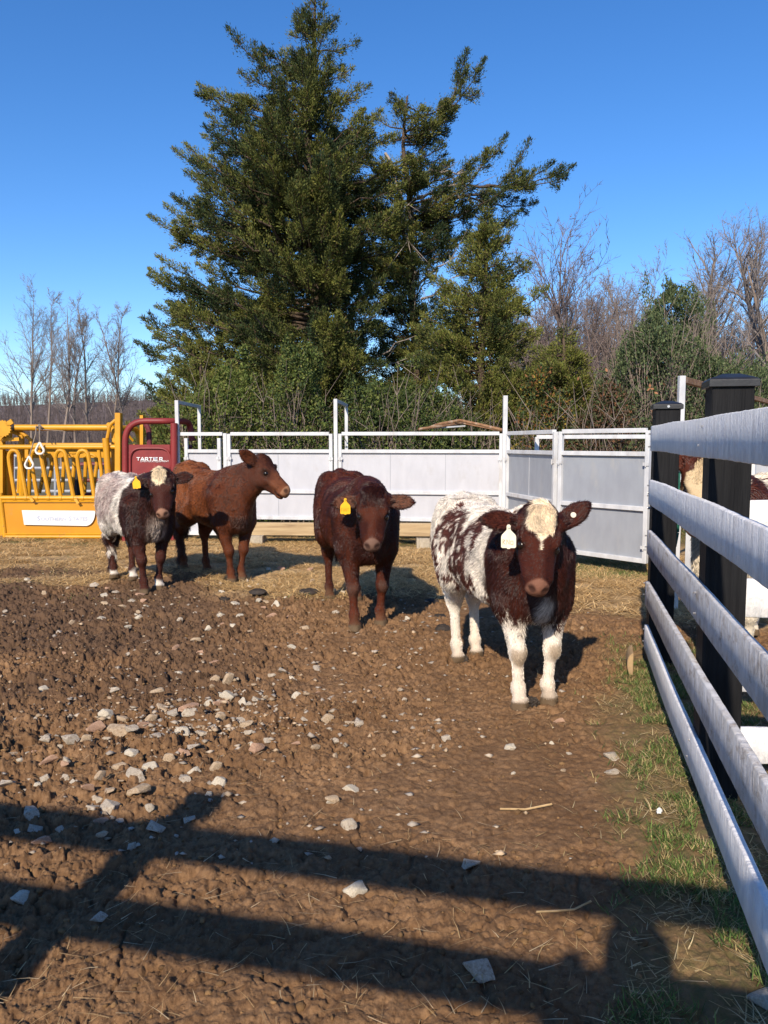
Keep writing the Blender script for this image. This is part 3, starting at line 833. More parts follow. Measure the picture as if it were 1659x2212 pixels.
# two pull handles on ropes
m_rope = pm("old_rope", (.30, .24, .18), (.2, .16, .12), 60, .9)
m_pull = pm("white_plastic_pull", (.75, .73, .66), (.66, .63, .56), 20, .5)
for (hx, hy, tx, hh, lab) in ((343, 762, 343, 100, "white triangular pull handle hanging higher and further right on its rope"), (251, 885, 312, 105, "white triangular pull handle hanging lower and further left on its rope")):
    Yp = YC - .12
    t = thing("pull_handle", lab, "pull handle", tuple(zc(hx, hy, Yp)), "rope pulls on the yellow chute")
    m = MB(); tt = hy - hh / 2
    m.tube(arc_path([zc(hx, tt, Yp), zc(hx + 40, hy + 22, Yp), zc(hx + 22, hy + hh / 2, Yp), zc(hx - 22, hy + hh / 2, Yp), zc(hx - 38, hy + 22, Yp), zc(hx, tt, Yp)], .05, 3), .016, 6)
    m.build("handle", m_pull, t, smooth=True)
    m = MB(); m.tube([zc(tx, 570, YC + .2), zc(tx - 2, 640, Yp), zc(hx, tt + 6, Yp)], .009, 5); m.build("rope", m_rope, t, smooth=True)
m = MB(); m.tube([zc(330, 562, YC + .2), zc(355, 600, YC + .2), zc(500, 610, YC + .25), zc(700, 625, YC + .4)], .006, 5)
m.tube([zc(340, 560, YC + .24), zc(322, 585, YC + .22), zc(345, 606, YC + .2), zc(365, 585, YC + .22), zc(340, 560, YC + .26)], .014, 5)
m.build("tie_rope", m_rope, ch, smooth=True)

# red head-gate panel
YP = 11.05
rg = thing("red_gate", "dull red tube-framed gate panel with white lettering beside the yellow chute", "gate", (at(330, 1166, YP).x, YP, 0))
m = MB()
m.tube(arc_path([zc(1082, 1600, YP), zc(1082, 528, YP), zc(1510, 528, YP), zc(1640, 535, YP + .5), zc(1660, 700, YP + .5)], .3, 7), .045, 10)
m.tube([zc(1503, 545, YP), zc(1503, 1590, YP)], .05, 10)
m.build("frame", m_red, rg, smooth=True)
m = MB(); m.tube(arc_path([zc(1255, 545, YP + .3), zc(1285, 600, YP + .3), zc(1292, 745, YP + .3)], .2), .04, 8); m.build("back_hoop", m_dred, rg, smooth=True); m = MB()
m.tube([zc(1600, 748, YP + .4), zc(1660, 752, YP + .4)], .03, 8)
m.build("latch_bar", m_dred, rg, smooth=True)
m = MB(); m.box((zc(1290, 1100, YP + .02)), ((zc(1485, 0, YP) - zc(1100, 0, YP)).x, .03, (zc(0, 745, YP) - zc(0, 1480, YP)).z)); pn = m.build("panel", m_red, rg, bevel=.004)
m = MB(); m.tube(arc_path([zc(1125, 1470, YP - .01), zc(1125, 762, YP - .01), zc(1470, 762, YP - .01), zc(1470, 1470, YP - .01)], .16, 6), .016, 6)
m.tube([zc(1474, 905, YP - .02), zc(1474, 930, YP - .02)], .022, 8)
m.build("raised_rim", m_red, pn, smooth=True)
m = MB(); lp = [zc(1180, 838, YP - .004), zc(1408, 838, YP - .004), zc(1408, 882, YP - .004), zc(1180, 882, YP - .004)]
lb = None
zx = 1180
# wide block letters T A R T E R; the E is a small striped flag
def strokes(name, segs, mat, par, th):
    k = MB()
    for i, (x0, y0, x1, y1) in enumerate(segs):
        k.bar(zc(x0, y0, YP - .006 - .0004 * i), zc(x1, y1, YP - .006 - .0004 * i), .003, th)
    return k.build(name, mat, par)
TH = .013
def T_(x, w=30): return [(x, 843, x + w, 843), (x + w / 2, 843, x + w / 2, 869)]
def A_f(x, w=34): return [(x + 2, 869, x + w / 2, 840), (x + w / 2, 840, x + w - 2, 869), (x + 8, 861, x + w - 8, 861)]
def R_(x, w=30): return [(x + 3, 869, x + 3, 840), (x, 843, x + w - 4, 843), (x + w - 5, 843, x + w - 5, 857), (x, 857, x + w - 5, 857), (x + w - 16, 857, x + w, 869)]
for fn, x in ((T_, 1180), (A_f, 1214), (R_, 1252), (T_, 1288), (R_, 1376)):
    strokes("lettering", fn(x), m_txt_w, pn, TH * .8)
strokes("lettering", [(1325, 843, 1362, 843), (1325, 856, 1362, 856), (1325, 868, 1362, 868), (1328, 843, 1328, 868)], m_txt_w, pn, TH * .75)
strokes("flag_field", [(1330, 849, 1346, 849)], m_flagblue, pn, TH * 1.6)
text_mesh("small_lettering", "LIVESTOCK EQUIPMENT", .035, zc(1212, 882, YP - .006), m_txt_w, pn, spacing=1.1)

# galvanised tube panels and clutter seen through the chute
t = thing("tube_cattle_fence", "grey galvanised tube cattle panel seen through the bars of the yellow chute", "cattle panel", tuple(zc(500, 1500, 14.5)))
m = MB(); Yt = 14.0
for y in (830, 935, 1040, 1135): m.tube([zc(-60, y, Yt), zc(1100, y, Yt)], .03, 8)
for x in (-40, 125, 480, 860): m.tube([zc(x, 825, Yt), zc(x, 1230, Yt)], .03, 8)
m.build("tubes", m_grey, t, smooth=True)
t = thing("dark_red_cattle_fence", "dark red tube panel with black uprights behind the yellow chute bars", "cattle panel", tuple(zc(800, 1500, 13)))
m = MB(); Yt = 12.9
m.tube(arc_path([zc(640, 1200, Yt), zc(640, 900, Yt), zc(1080, 905, Yt)], .2), .04, 8)
for y in (1040, 1160): m.tube([zc(650, y, Yt), zc(1080, y, Yt)], .032, 8)
m.build("tubes", m_dred, t, smooth=True)
m = MB(); m.bar(zc(665, 1200, Yt - .05), zc(665, 930, Yt - .05), .14, .08, up=(1, 0, 0)); m.bar(zc(700, 928, Yt - .06), zc(1050, 928, Yt - .06), .06, .06); m.build("uprights", m_dark, t, bevel=.01)
# ------------------------------------------------------------------ cattle
class Field:
    """signed distance field on a grid, blended from rounded primitives; surface read off by surface nets"""
    def __init__(s, lo, hi, h):
        s.h = h; s.lo = np.array(lo, float)
        s.n = np.ceil((np.array(hi) - s.lo) / h).astype(int) + 1
        s.d = np.full(s.n, .2, dtype=np.float32)
    def _sub(s, lo, hi):
        a = np.clip(np.floor((np.array(lo) - s.lo) / s.h).astype(int), 0, s.n - 1)
        b = np.clip(np.ceil((np.array(hi) - s.lo) / s.h).astype(int) + 1, 1, s.n)
        ax = [s.lo[i] + s.h * np.arange(a[i], b[i]) for i in range(3)]
        X, Y, Z = np.meshgrid(*ax, indexing='ij')
        return tuple(slice(a[i], b[i]) for i in range(3)), np.stack([X, Y, Z], -1)
    def put(s, fn, lo, hi, k=.03, op='add'):
        m = k + .03
        sl, P = s._sub(np.array(lo) - m, np.array(hi) + m)
        if P.size == 0: return
        d = fn(P); c = s.d[sl]
        if op == 'add':
            hh = np.maximum(k - np.abs(c - d), 0) / k; s.d[sl] = np.minimum(c, d) - hh * hh * k * .25
        else:
            hh = np.maximum(k - np.abs(c + d), 0) / k; s.d[sl] = np.maximum(c, -d) + hh * hh * k * .25
    def ell(s, c, r, R=None, k=.03, op='add'):
        c = np.array(c, float); r = np.array(r, float); R = np.eye(3) if R is None else np.array(R, float)  # rows = axes
        ext = np.sqrt(((R * r[:, None]) ** 2).sum(0))
        def fn(P):
            q = (P - c) @ R.T
            k0 = np.sqrt(((q / r) ** 2).sum(-1)); k1 = np.sqrt(((q / (r * r)) ** 2).sum(-1))
            return k0 * (k0 - 1) / np.maximum(k1, 1e-6)
        s.put(fn, c - ext, c + ext, k, op)
    def cone(s, a, b, ra, rb, k=.03, sq=1.0, ax=(0, 1, 0), op='add'):
        a = np.array(a, float); b = np.array(b, float); ax = np.array(ax, float); ax = ax / np.linalg.norm(ax)
        M = max(ra, rb) * max(1, sq)
        def fn(P):
            def T(q): return q + (1 / sq - 1) * (q @ ax)[..., None] * ax
            p = T(P - a); ba = T((b - a)[None])[0]
            t = np.clip((p @ ba) / (ba @ ba), 0, 1)
            return (np.linalg.norm(p - t[..., None] * ba, axis=-1) - (ra + (rb - ra) * t)) * min(sq, 1)
        s.put(fn, np.minimum(a, b) - M, np.maximum(a, b) + M, k, op)
    def mesh(s):
        d = s.d; neg = d < 0
        cnt = sum(neg[i:i + d.shape[0] - 1, j:j + d.shape[1] - 1, k:k + d.shape[2] - 1].astype(np.int8) for i in (0, 1) for j in (0, 1) for k in (0, 1))
        act = (cnt > 0) & (cnt < 8)
        I = np.argwhere(act); vid = -np.ones(act.shape, dtype=np.int32); vid[act] = np.arange(len(I))
        acc = np.zeros((len(I), 3)); num = np.zeros(len(I))
        cs = [(i, j, k) for i in (0, 1) for j in (0, 1) for k in (0, 1)]
        for u in cs:
            for ax in range(3):
                if u[ax]: continue
                v = list(u); v[ax] = 1
                A = d[I[:, 0] + u[0], I[:, 1] + u[1], I[:, 2] + u[2]]; B = d[I[:, 0] + v[0], I[:, 1] + v[1], I[:, 2] + v[2]]
                c = (A < 0) != (B < 0); t = np.where(c, A / np.where(c, A - B, 1), 0)
                p = np.array(u, float)[None].repeat(len(I), 0); p[:, ax] += t
                acc[c] += p[c]; num[c] += 1
        V = s.lo + (I + acc / num[:, None]) * s.h
        Qs = []
        for ax in range(3):
            o1, o2 = [(1, 2), (2, 0), (0, 1)][ax]
            sl0 = [slice(1, -1)] * 3; sl0[ax] = slice(0, d.shape[ax] - 1); sl1 = list(sl0); sl1[ax] = slice(1, d.shape[ax])
            A = neg[tuple(sl0)]; B = neg[tuple(sl1)]
            for flip in (0, 1):
                e = np.argwhere((A & ~B) if not flip else (~A & B))
                if not len(e): continue
                e = e + np.array([1 if q != ax else 0 for q in range(3)])
                def g(a, b):
                    q = e.copy(); q[:, o1] -= a; q[:, o2] -= b; return vid[q[:, 0], q[:, 1], q[:, 2]]
                q = np.stack([g(1, 1), g(0, 1), g(0, 0), g(1, 0)], -1)
                if flip: q = q[:, ::-1]
                Qs.append(q)
        return V, np.concatenate(Qs)

def smooth_mesh(V, Q, it=2, f=.5):
    E = np.concatenate([Q[:, [0, 1]], Q[:, [1, 2]], Q[:, [2, 3]], Q[:, [3, 0]]]); n = len(V)
    E = np.concatenate([E, E[:, ::-1]])
    deg = np.bincount(E[:, 0], minlength=n)[:, None]
    for _ in range(it):
        S = np.stack([np.bincount(E[:, 0], weights=V[E[:, 1], i], minlength=n) for i in range(3)], -1)
        V = V * (1 - f) + f * S / np.maximum(deg, 1)
    return V

def unit(v): v = np.array(v, float); return v / np.linalg.norm(v)

def fur_mat(name):
    m = bpy.data.materials.new(name); m.use_nodes = True; t = m.node_tree; N = t.nodes; Lk = t.links
    b = N["Principled BSDF"]
    a = N.new("ShaderNodeAttribute"); a.attribute_name = "Col"; Lk.new(a.outputs["Color"], b.inputs["Base Color"])
    b.inputs["Roughness"].default_value = .36; b.inputs["Specular IOR Level"].default_value = .42
    return m
m_hide = attr_mat("hide", .8, .12, bump=.35, bscale=90.)
m_fur = fur_mat("fur")
m_eye = pm("dark_eye", (.012, .008, .006), (.008, .006, .005), 20, .2, spec=.4)

def noise_s(P, sc, seed=0.): return fbm3(P * np.array(sc) + seed, 3)

def calf(spec):
    """spec gives world feet, poll, muzzle; builds body in local coordinates (x forward, y left, z up, withers about 1)"""
    fl, fr_, rl, rr = [np.array(p, float) for p in spec['feet']]          # front left, front right, rear left, rear right (world xy)
    mf, mr = (fl + fr_) / 2, (rl + rr) / 2
    fw = unit(np.append((mf - mr)[:2], 0)); lf = np.array([-fw[1], fw[0], 0])
    S = spec['S']; org = np.append((mf + mr)[:2] / 2, 0); R = np.stack([fw, lf, [0, 0, 1]])  # world -> local rows
    W2L = lambda p: (R @ (np.array(p, float) - org)) / S
    FEET = [W2L((p[0], p[1], 0)) for p in (fl, fr_, rl, rr)]
    xf = (FEET[0][0] + FEET[1][0]) / 2; xr = (FEET[2][0] + FEET[3][0]) / 2
    poll = W2L(spec['poll']); muz = W2L(spec['muz'])
    f = unit(muz - poll); roll = spec.get('roll', 0.)
    up0 = unit(spec['up']) if 'up' in spec else None
    if up0 is None:
        sd = unit(np.cross([0, 0, 1.], f)) if abs(f[2]) < .97 else np.array([0, 1., 0])
    else: sd = unit(np.cross(R @ np.array(up0), f))
    u = np.cross(f, sd)
    if roll: c_, s_ = math.cos(roll), math.sin(roll); sd, u = sd * c_ + u * s_, u * c_ - sd * s_
    Hm = np.stack([f, sd, u])                           # rows: head axes in local
    hs = spec.get('head', 1.0)
    hp = lambda x, y, z: poll + hs * (x * f + y * sd + z * u)
    dx0 = spec.get('xshift', 0.)
    st = spec.get('st', 1.0)  # body width factor
    lo = np.array([-.95, -.62, -.03]); hi = np.array([1.02, .62, 1.36])
    lo = np.minimum(lo, np.minimum(poll, muz) - .32); hi = np.maximum(hi, np.maximum(poll, muz) + .32); lo[2] = -.03
    hi = np.minimum(hi, [1.25, 1.0, 1.5]); lo = np.maximum(lo, [-1., -1.0, -.03])
    G = Field(lo, hi, spec.get('res', .0085))
    # trunk as a swept series of ellipses
    k_ = (xf - xr) / .86
    sx = np.array([-.62, -.56, -.46, -.33, -.16, .02, .20, .33, .42, .50, .55]) * k_ + (xf + xr) / 2 + dx0
    cz = np.array([.86, .83, .80, .765, .74, .725, .72, .735, .75, .745, .74])
    hh = np.array([.06, .145, .195, .225, .245, .26, .262, .25, .215, .15, .06])
    ww = np.array([.05, .12, .165, .195, .225, .242, .232, .20, .165, .12, .05]) * st
    cz = cz + spec.get('rump', 0.) * np.interp(sx, [sx[0], sx[4], sx[10]], [1, .3, 0]); 
    def trunk(P):
        x = P[..., 0]; c = np.interp(x, sx, cz); h = np.interp(x, sx, hh); w_ = np.interp(x, sx, ww)
        zz = (P[..., 2] - c) / h; yy = np.abs(P[..., 1]) / w_
        yy = yy * (1 + .12 * np.clip(zz, -1, 1))         # narrower toward the back line
        r = (yy ** 2.25 + np.abs(zz) ** 2.25) ** (1 / 2.25)
        d = (r - 1) * np.minimum(h, w_) * .9
        dx = np.maximum(sx[0] - x, x - sx[-1])
        return np.maximum(d, dx)
    G.put(trunk, [sx[0], -.3, .4], [sx[-1], .3, 1.1], .03)
    xm = (xf + xr) / 2
    for s, i in ((1, 0), (-1, 1)):                        # front legs
        ft = FEET[i]; y0 = s * .125 * st
        sh = np.array([xf - .04, y0 * 1.0, .78]); el = np.array([xf - .03, s * .135, .55]); kn = np.array([ft[0] * .75 + xf * .25 + .0, ft[1] * .75 + s * .035, .30]) 
        fe = np.array([ft[0] - .012, ft[1], .105]); 
        G.cone(sh, el, .105, .075, .08); G.cone(el, kn, .068, .040, .05); 
        G.ell(kn + [.012, 0, -.005], (.037, .035, .050), k=.03)
        G.cone(kn, fe, .030, .026, .03); G.ell(fe, (.036, .035, .036), k=.02)
        G.cone(fe, [ft[0] + .015, ft[1], .03], .031, .036, .02)
        for q in (-1, 1): G.cone([ft[0] + .006, ft[1] + q * .019, .0], [ft[0] + .012, ft[1] + q * .019, .045], .036, .026, .006)
        G.cone([ft[0] + .038, ft[1], .0], [ft[0] + .03, ft[1], .03], .030, .02, .01)
    for s, i in ((1, 2), (-1, 3)):                        # hind legs
        ft = FEET[i]
        hip = np.array([xr - .02, s * .10 * st, .86 + spec.get('rump', 0) * .8]); stf = np.array([xr + .13, s * .145 * st, .58]); hk = np.array([ft[0] - .055, ft[1] * .8 + s * .02, .385])
        fe = np.array([ft[0] - .02, ft[1], .11])
        G.cone(hip, stf, .135, .10, .09, sq=.8); G.cone([xr - .09, s * .09 * st, .76], hk + [.02, 0, .06], .13, .058, .07, sq=.75); G.cone(stf, hk + [0, 0, .01], .085, .048, .07, sq=.8)
        G.ell(hk + [-.008, 0, 0], (.05, .038, .06), k=.03)
        G.cone(hk, fe, .032, .026, .03); G.ell(fe, (.035, .034, .037), k=.02)
        G.cone(fe, [ft[0] + .01, ft[1], .03], .030, .034, .02)
        for q in (-1, 1): G.cone([ft[0] + .004, ft[1] + q * .018, .0], [ft[0] + .01, ft[1] + q * .018, .045], .034, .025, .006)
        G.ell([xr - .02, s * .11 * st, .955 + spec.get('rump', 0)], (.06, .035, .03), k=.08)      # hook bone
    for s in (1, -1):
        G.ell([xf - .09, s * .165 * st, .76], (.065, .035, .16), k=.05)
        G.ell([xf - .02, s * .155 * st, .63], (.07, .035, .08), k=.05)
        G.ell([xr + .24, s * .262 * st, .80], (.085, .050, .085), k=.08, op='sub')
        G.ell([xf - .19, s * .262 * st, .62], (.05, .045, .10), k=.06, op='sub')
        G.ell([sx[0] + .07, s * .065, .885 + spec.get('rump', 0)], (.05, .03, .035), k=.05)
        G.ell([xr + .03, s * .175 * st, .70], (.10, .035, .12), k=.06)
    # withers, brisket, neck
    G.ell([xf - .08, 0, .955], (.15, .06, .05), k=.09)
    G.ell([xf + .05, 0, .585], (.095, .10, .125), k=.10)
    nb = np.array([xf + .02, 0, .84]); nt = poll + hs * (.05 * f - .10 * u) ; nm = (nb + nt) / 2 + np.array([.0, 0, .0])
    nk = spec.get('neck', 1.); G.cone(nb, nt, .165 * nk, .100 * nk, .10, sq=.76, ax=(0, 1, 0))
    th = poll + hs * (.09 * f - .13 * u)
    G.cone([xf + .04, 0, .70], th, .105 * nk, .055, .10, sq=.72)
    G.cone([xf - .06, 0, .93], poll + hs * (.0 * f - .05 * u), .07, .075, .10)
    # tail
    tx = sx[0] + .05; tz = .97 + spec.get('rump', 0)
    G.ell([tx + .06, 0, tz + .015], (.085, .045, .05), k=.05)
    tl = [(tx, 0, tz + .0), (tx - .055, .0, tz - .08), (tx - .06, spec.get('taily', .0), .62), (tx - .05, spec.get('taily', .0) * 1.3, .46)]
    for a, b, ra, rb in ((0, 1, .032, .026), (1, 2, .024, .016), (2, 3, .02, .034)): G.cone(tl[a], tl[b], ra, rb, .02)
    G.cone(tl[3], np.array(tl[3]) + [0, 0, -.12], .036, .012, .02)
    # head
    def E(x, y, z, a, b, c, k=.03, op='add', RR=None): G.ell(hp(x, y, z), np.array([a, b, c]) * hs, Hm if RR is None else RR, k, op)
    def Cn(p, q, a, b, k=.03, sq=1., op='add'): G.cone(hp(*p), hp(*q), a * hs, b * hs, k, sq, sd, op)
    E(.035, 0, -.07, .080, .084, .070, .04)
    E(.115, 0, -.064, .10, .086, .060, .04)
    Cn((.13, 0, -.082), (.335, 0, -.062), .074, .052, .03, .88)
    Cn((.09, 0, -.150), (.31, 0, -.108), .056, .032, .05, .85)
    for s in (1, -1):
        E(.115, s * .050, -.122, .080, .036, .062, .05)
        E(.118, s * .074, -.034, .046, .024, .020, .025)
        Cn((.20, s * .05, -.09), (.31, s * .045, -.07), .032, .026, .03)
    E(.360, 0, -.064, .038, .052, .034, .02); E(.350, 0, -.096, .044, .056, .030, .02); E(.338, 0, -.126, .038, .038, .022, .015)
    if spec.get('tuft', 1): E(.0, 0, -.022, .050, .050, .030, .05)
    for s in (1, -1):
        E(.396, s * .030, -.050, .020, .013, .012, .008, 'sub'); E(.386, s * .045, -.060, .020, .011, .007, .006, 'sub')
        E(.155, s * .098, -.060, .028, .020, .022, .012, 'sub')
    E(.385, 0, -.1165, .06, .062, .0045, .006, 'sub')
    ears = []
    for s, nm_ in ((1, 'earL'), (-1, 'earR')):
        eo = spec.get(nm_, {}); dr = eo.get('up', -.1); bk = eo.get('back', .15); L = eo.get('len', .185)
        e = unit(-bk * f + s * sd + dr * (u * eo.get('uw', .15) - f * 1.0))
        nf = unit(u * eo.get('n_u', .8) + f * eo.get('n_f', .4)); nf = unit(nf - e * (nf @ e)); wv = np.cross(nf, e)
        RR = np.stack([e, wv, nf]); b0 = hp(.035, s * .080, -.055)
        G.cone(b0, b0 + e * .05 * hs, .030 * hs, .034 * hs, .03)
        c0 = b0 + e * L * .60 * hs
        G.ell(c0, np.array([L * .52, .052, .020]) * hs, RR, .02); G.cone(c0, c0 + e * L * .50 * hs, .030 * hs, .012 * hs, .02)
        G.ell(c0 + nf * .017 * hs - e * .01, np.array([L * .42, .036, .012]) * hs, RR, .010, 'sub')
        ears.append((b0, e, wv, nf, L * hs))
    G.put(lambda P: P[..., 2], G.lo, [G.lo[0] + 9, G.lo[1] + 9, .0], .004, 'sub') if False else None
    sl, P = G._sub(G.lo, [9, 9, .05]); G.d[sl] = np.maximum(G.d[sl], -P[..., 2] + .002)
    V, Q = G.mesh(); V = smooth_mesh(V, Q, 2)
    # keep the largest piece only is not needed: every primitive overlaps its neighbour
    Pn = (V - poll) @ Hm.T / hs                                         # head coordinates of each vertex
    ctx = dict(V=V, Hc=Pn, xf=xf, xr=xr, FEET=FEET, ears=ears, poll=poll, hs=hs, sx=sx)
    def paint(V):
        Hc = (V - poll) @ Hm.T / hs
        return spec['paint'](V, Hc, xf, xr, ears)
    C_ = paint(V)
    W = (V * S) @ R + org
    root = thing(spec['name'], spec['label'], spec['cat'], tuple(org), spec.get('group'))
    W[:, 2] += spec.get('dz', 0.)
    body = np_mesh("body", W, Q, m_hide, root, smooth=True, attrs={"Col": C_})
    def w(p): q = (np.array(p) * S) @ R + org; q[2] += spec.get('dz', 0.); return q
    # eyes
    for s in (1, -1):
        c = hp(.155, s * .0765, -.060); bm = bmesh.new()
        bmesh.ops.create_uvsphere(bm, u_segments=16, v_segments=10, radius=.0215 * hs * S)
        me = bpy.data.meshes.new("eye"); bm.to_mesh(me); bm.free()
        for pl in me.polygons: pl.use_smooth = True
        o = link_mesh("eye", me, m_eye, root); o.location = Vector(w(c)) - WLOC[root.name]
    # coat of hair
    rs = np.random.RandomState(spec.get('seed', 1)); NH = int(spec['hair'])
    a, b, c, d = (V[Q[:, i]] for i in range(4)); nrm = np.cross(c - a, d - b); area = np.linalg.norm(nrm, axis=1); nrm = nrm / np.maximum(area, 1e-12)[:, None]
    if ((a - [0, 0, .7]) * nrm)[:, 1].sum() < 0: nrm = -nrm
    cen = (a + b + c + d) / 4
    Hc = (cen - poll) @ Hm.T / hs
    inhead = (Hc[:, 0] > -.03) & (Hc[:, 0] < .45) & (np.abs(Hc[:, 1]) < .13) & (Hc[:, 2] > -.21) & (Hc[:, 2] < .06)
    wt = area * (1 + 1.6 * inhead); wt[(Hc[:, 0] > .352) & (np.abs(Hc[:, 1]) < .08) & inhead] = 0; wt[cen[:, 2] < .045] = 0; wt[np.sqrt((Hc[:, 0] - .155) ** 2 + (np.abs(Hc[:, 1]) - .085) ** 2 + (Hc[:, 2] + .060) ** 2) < .034] = 0
    pk = rs.choice(len(Q), NH, p=wt / wt.sum()); r1, r2 = rs.rand(NH, 1), rs.rand(NH, 1)
    root_p = (a[pk] * (1 - r1) + b[pk] * r1) * (1 - r2) + (d[pk] * (1 - r1) + c[pk] * r1) * r2
    n_ = nrm[pk]; Hc = (root_p - poll) @ Hm.T / hs; ih = inhead[pk]
    fl_ = np.tile([-.55, 0, -.8], (NH, 1)); fl_[root_p[:, 2] < .5] = [0, 0, -1]
    ctr = np.stack([-.075 - Hc[:, 0] + .05, Hc[:, 1] * .9, np.zeros(NH)], -1)
    hf = np.stack([-.25 - 2.5 * np.clip(Hc[:, 0] - .22, 0, 1) , Hc[:, 1] * 5., -.35 * np.ones(NH)], -1)
    tuft = ih & (Hc[:, 0] < .13) & (Hc[:, 2] > -.05) & (np.abs(Hc[:, 1]) < .075)
    tw_ = (sstep(.15, .07, Hc[:, 0]) * sstep(.10, .04, np.abs(Hc[:, 1])) * sstep(-.09, -.03, Hc[:, 2]) * ih)[:, None]; hf = hf * (1 - tw_) + tw_ * np.stack([.75 + 0 * Hc[:, 0], Hc[:, 1] * 9, .15 + 0 * Hc[:, 0]], -1)
    fl_[ih] = (hf @ Hm)[ih]
    flow = fl_ + (np.stack([noise_s(root_p, 7, k * 9.1) for k in range(3)], -1) - .5) * 2.4
    L = np.full(NH, spec.get('furlen', .034)); L = np.where(root_p[:, 2] < .45, .013, L); L = np.where(root_p[:, 2] < .12, .010, L)
    L = np.where(ih, .009, L); L = L * (1 - tw_[:, 0]) + tw_[:, 0] * spec.get('tuftlen', .03)
    L = np.where((root_p[:, 2] < .62) & (root_p[:, 2] > .40) & (root_p[:, 0] > xf - .05) & (np.abs(root_p[:, 1]) < .11), .034, L)
    for (b0, e, wv, nf, EL) in ears:
        q = root_p - b0; le = q @ e; ie = (le > .02) & (le < EL * 1.2) & (np.abs(q @ wv) < .08) & (np.abs(q @ nf) < .05)
        fl_[ie] = e * 1.0; flow[ie] = e + wv * (q @ wv)[ie][:, None] * 14 + (rs.rand(ie.sum(), 3) - .5) * .6; L = np.where(ie, .018, L)
    tr = root_p[:, 0] < tx - .02; tr &= root_p[:, 2] < .62; L = np.where(tr & (np.abs(root_p[:, 1]) < .2), .06, L)
    L = L * (.6 + .8 * rs.rand(NH)) 
    flow = flow - n_ * (flow * n_).sum(1)[:, None]; flow /= np.maximum(np.linalg.norm(flow, axis=1), 1e-6)[:, None]
    jt = (rs.rand(NH, 3) - .5)
    lift = spec.get('lift', .22)
    d1 = n_ * (lift + .15) + flow + jt * .35; d1 /= np.linalg.norm(d1, axis=1)[:, None]
    d2 = n_ * (lift - .22) + flow + jt * .75; d2 /= np.linalg.norm(d2, axis=1)[:, None]
    K = 4; pts = np.zeros((NH, K, 3)); pts[:, 0] = root_p - n_ * .002
    pts[:, 1] = pts[:, 0] + d1 * (L * .34)[:, None]; pts[:, 2] = pts[:, 1] + (d1 + d2) * .5 * (L * .33)[:, None]; pts[:, 3] = pts[:, 2] + d2 * (L * .33)[:, None]
    cc = paint(root_p); cc = cc * (1 + (rs.rand(NH, 1) - .5) * .9) * (1 + (noise_s(root_p, (22, 22, 9), 4.)[:, None] - .5) * 1.1); lum = cc.max(1, keepdims=True); cc = cc * (.60 + .40 * sstep(.10, .30, lum))
    wp_ = (pts.reshape(-1, 3) * S) @ R + org; wp_[:, 2] += spec.get('dz', 0.); wp_ = wp_ - np.array(WLOC[root.name])
    cv = bpy.data.hair_curves.new("fur_coat"); cv.add_curves([K] * NH)
    cv.attributes["position"].data.foreach_set("vector", wp_.astype(np.float32).ravel()) if "position" in cv.attributes else None
    ra = cv.attributes.get("radius") or cv.attributes.new("radius", 'FLOAT', 'POINT')
    base = spec.get('rad', .0011)
    ra.data.foreach_set("value", np.tile(np.array([1., .9, .6, .12]) * base, NH).astype(np.float32))
    ca = cv.attributes.new("Col", 'FLOAT_COLOR', 'POINT')
    c4 = np.concatenate([cc, np.ones((NH, 1))], 1); c4 = np.repeat(c4, K, axis=0).reshape(NH, K, 4); c4[:, 2:, :3] *= 1.1
    ca.data.foreach_set("color", c4.astype(np.float32).ravel())
    cv.materials.append(m_fur)
    ho = bpy.data.objects.new("fur_coat", cv); COL.objects.link(ho); ho.parent = root; WLOC[ho.name] = WLOC[root.name]
    return root, w, ears, hp, S, R

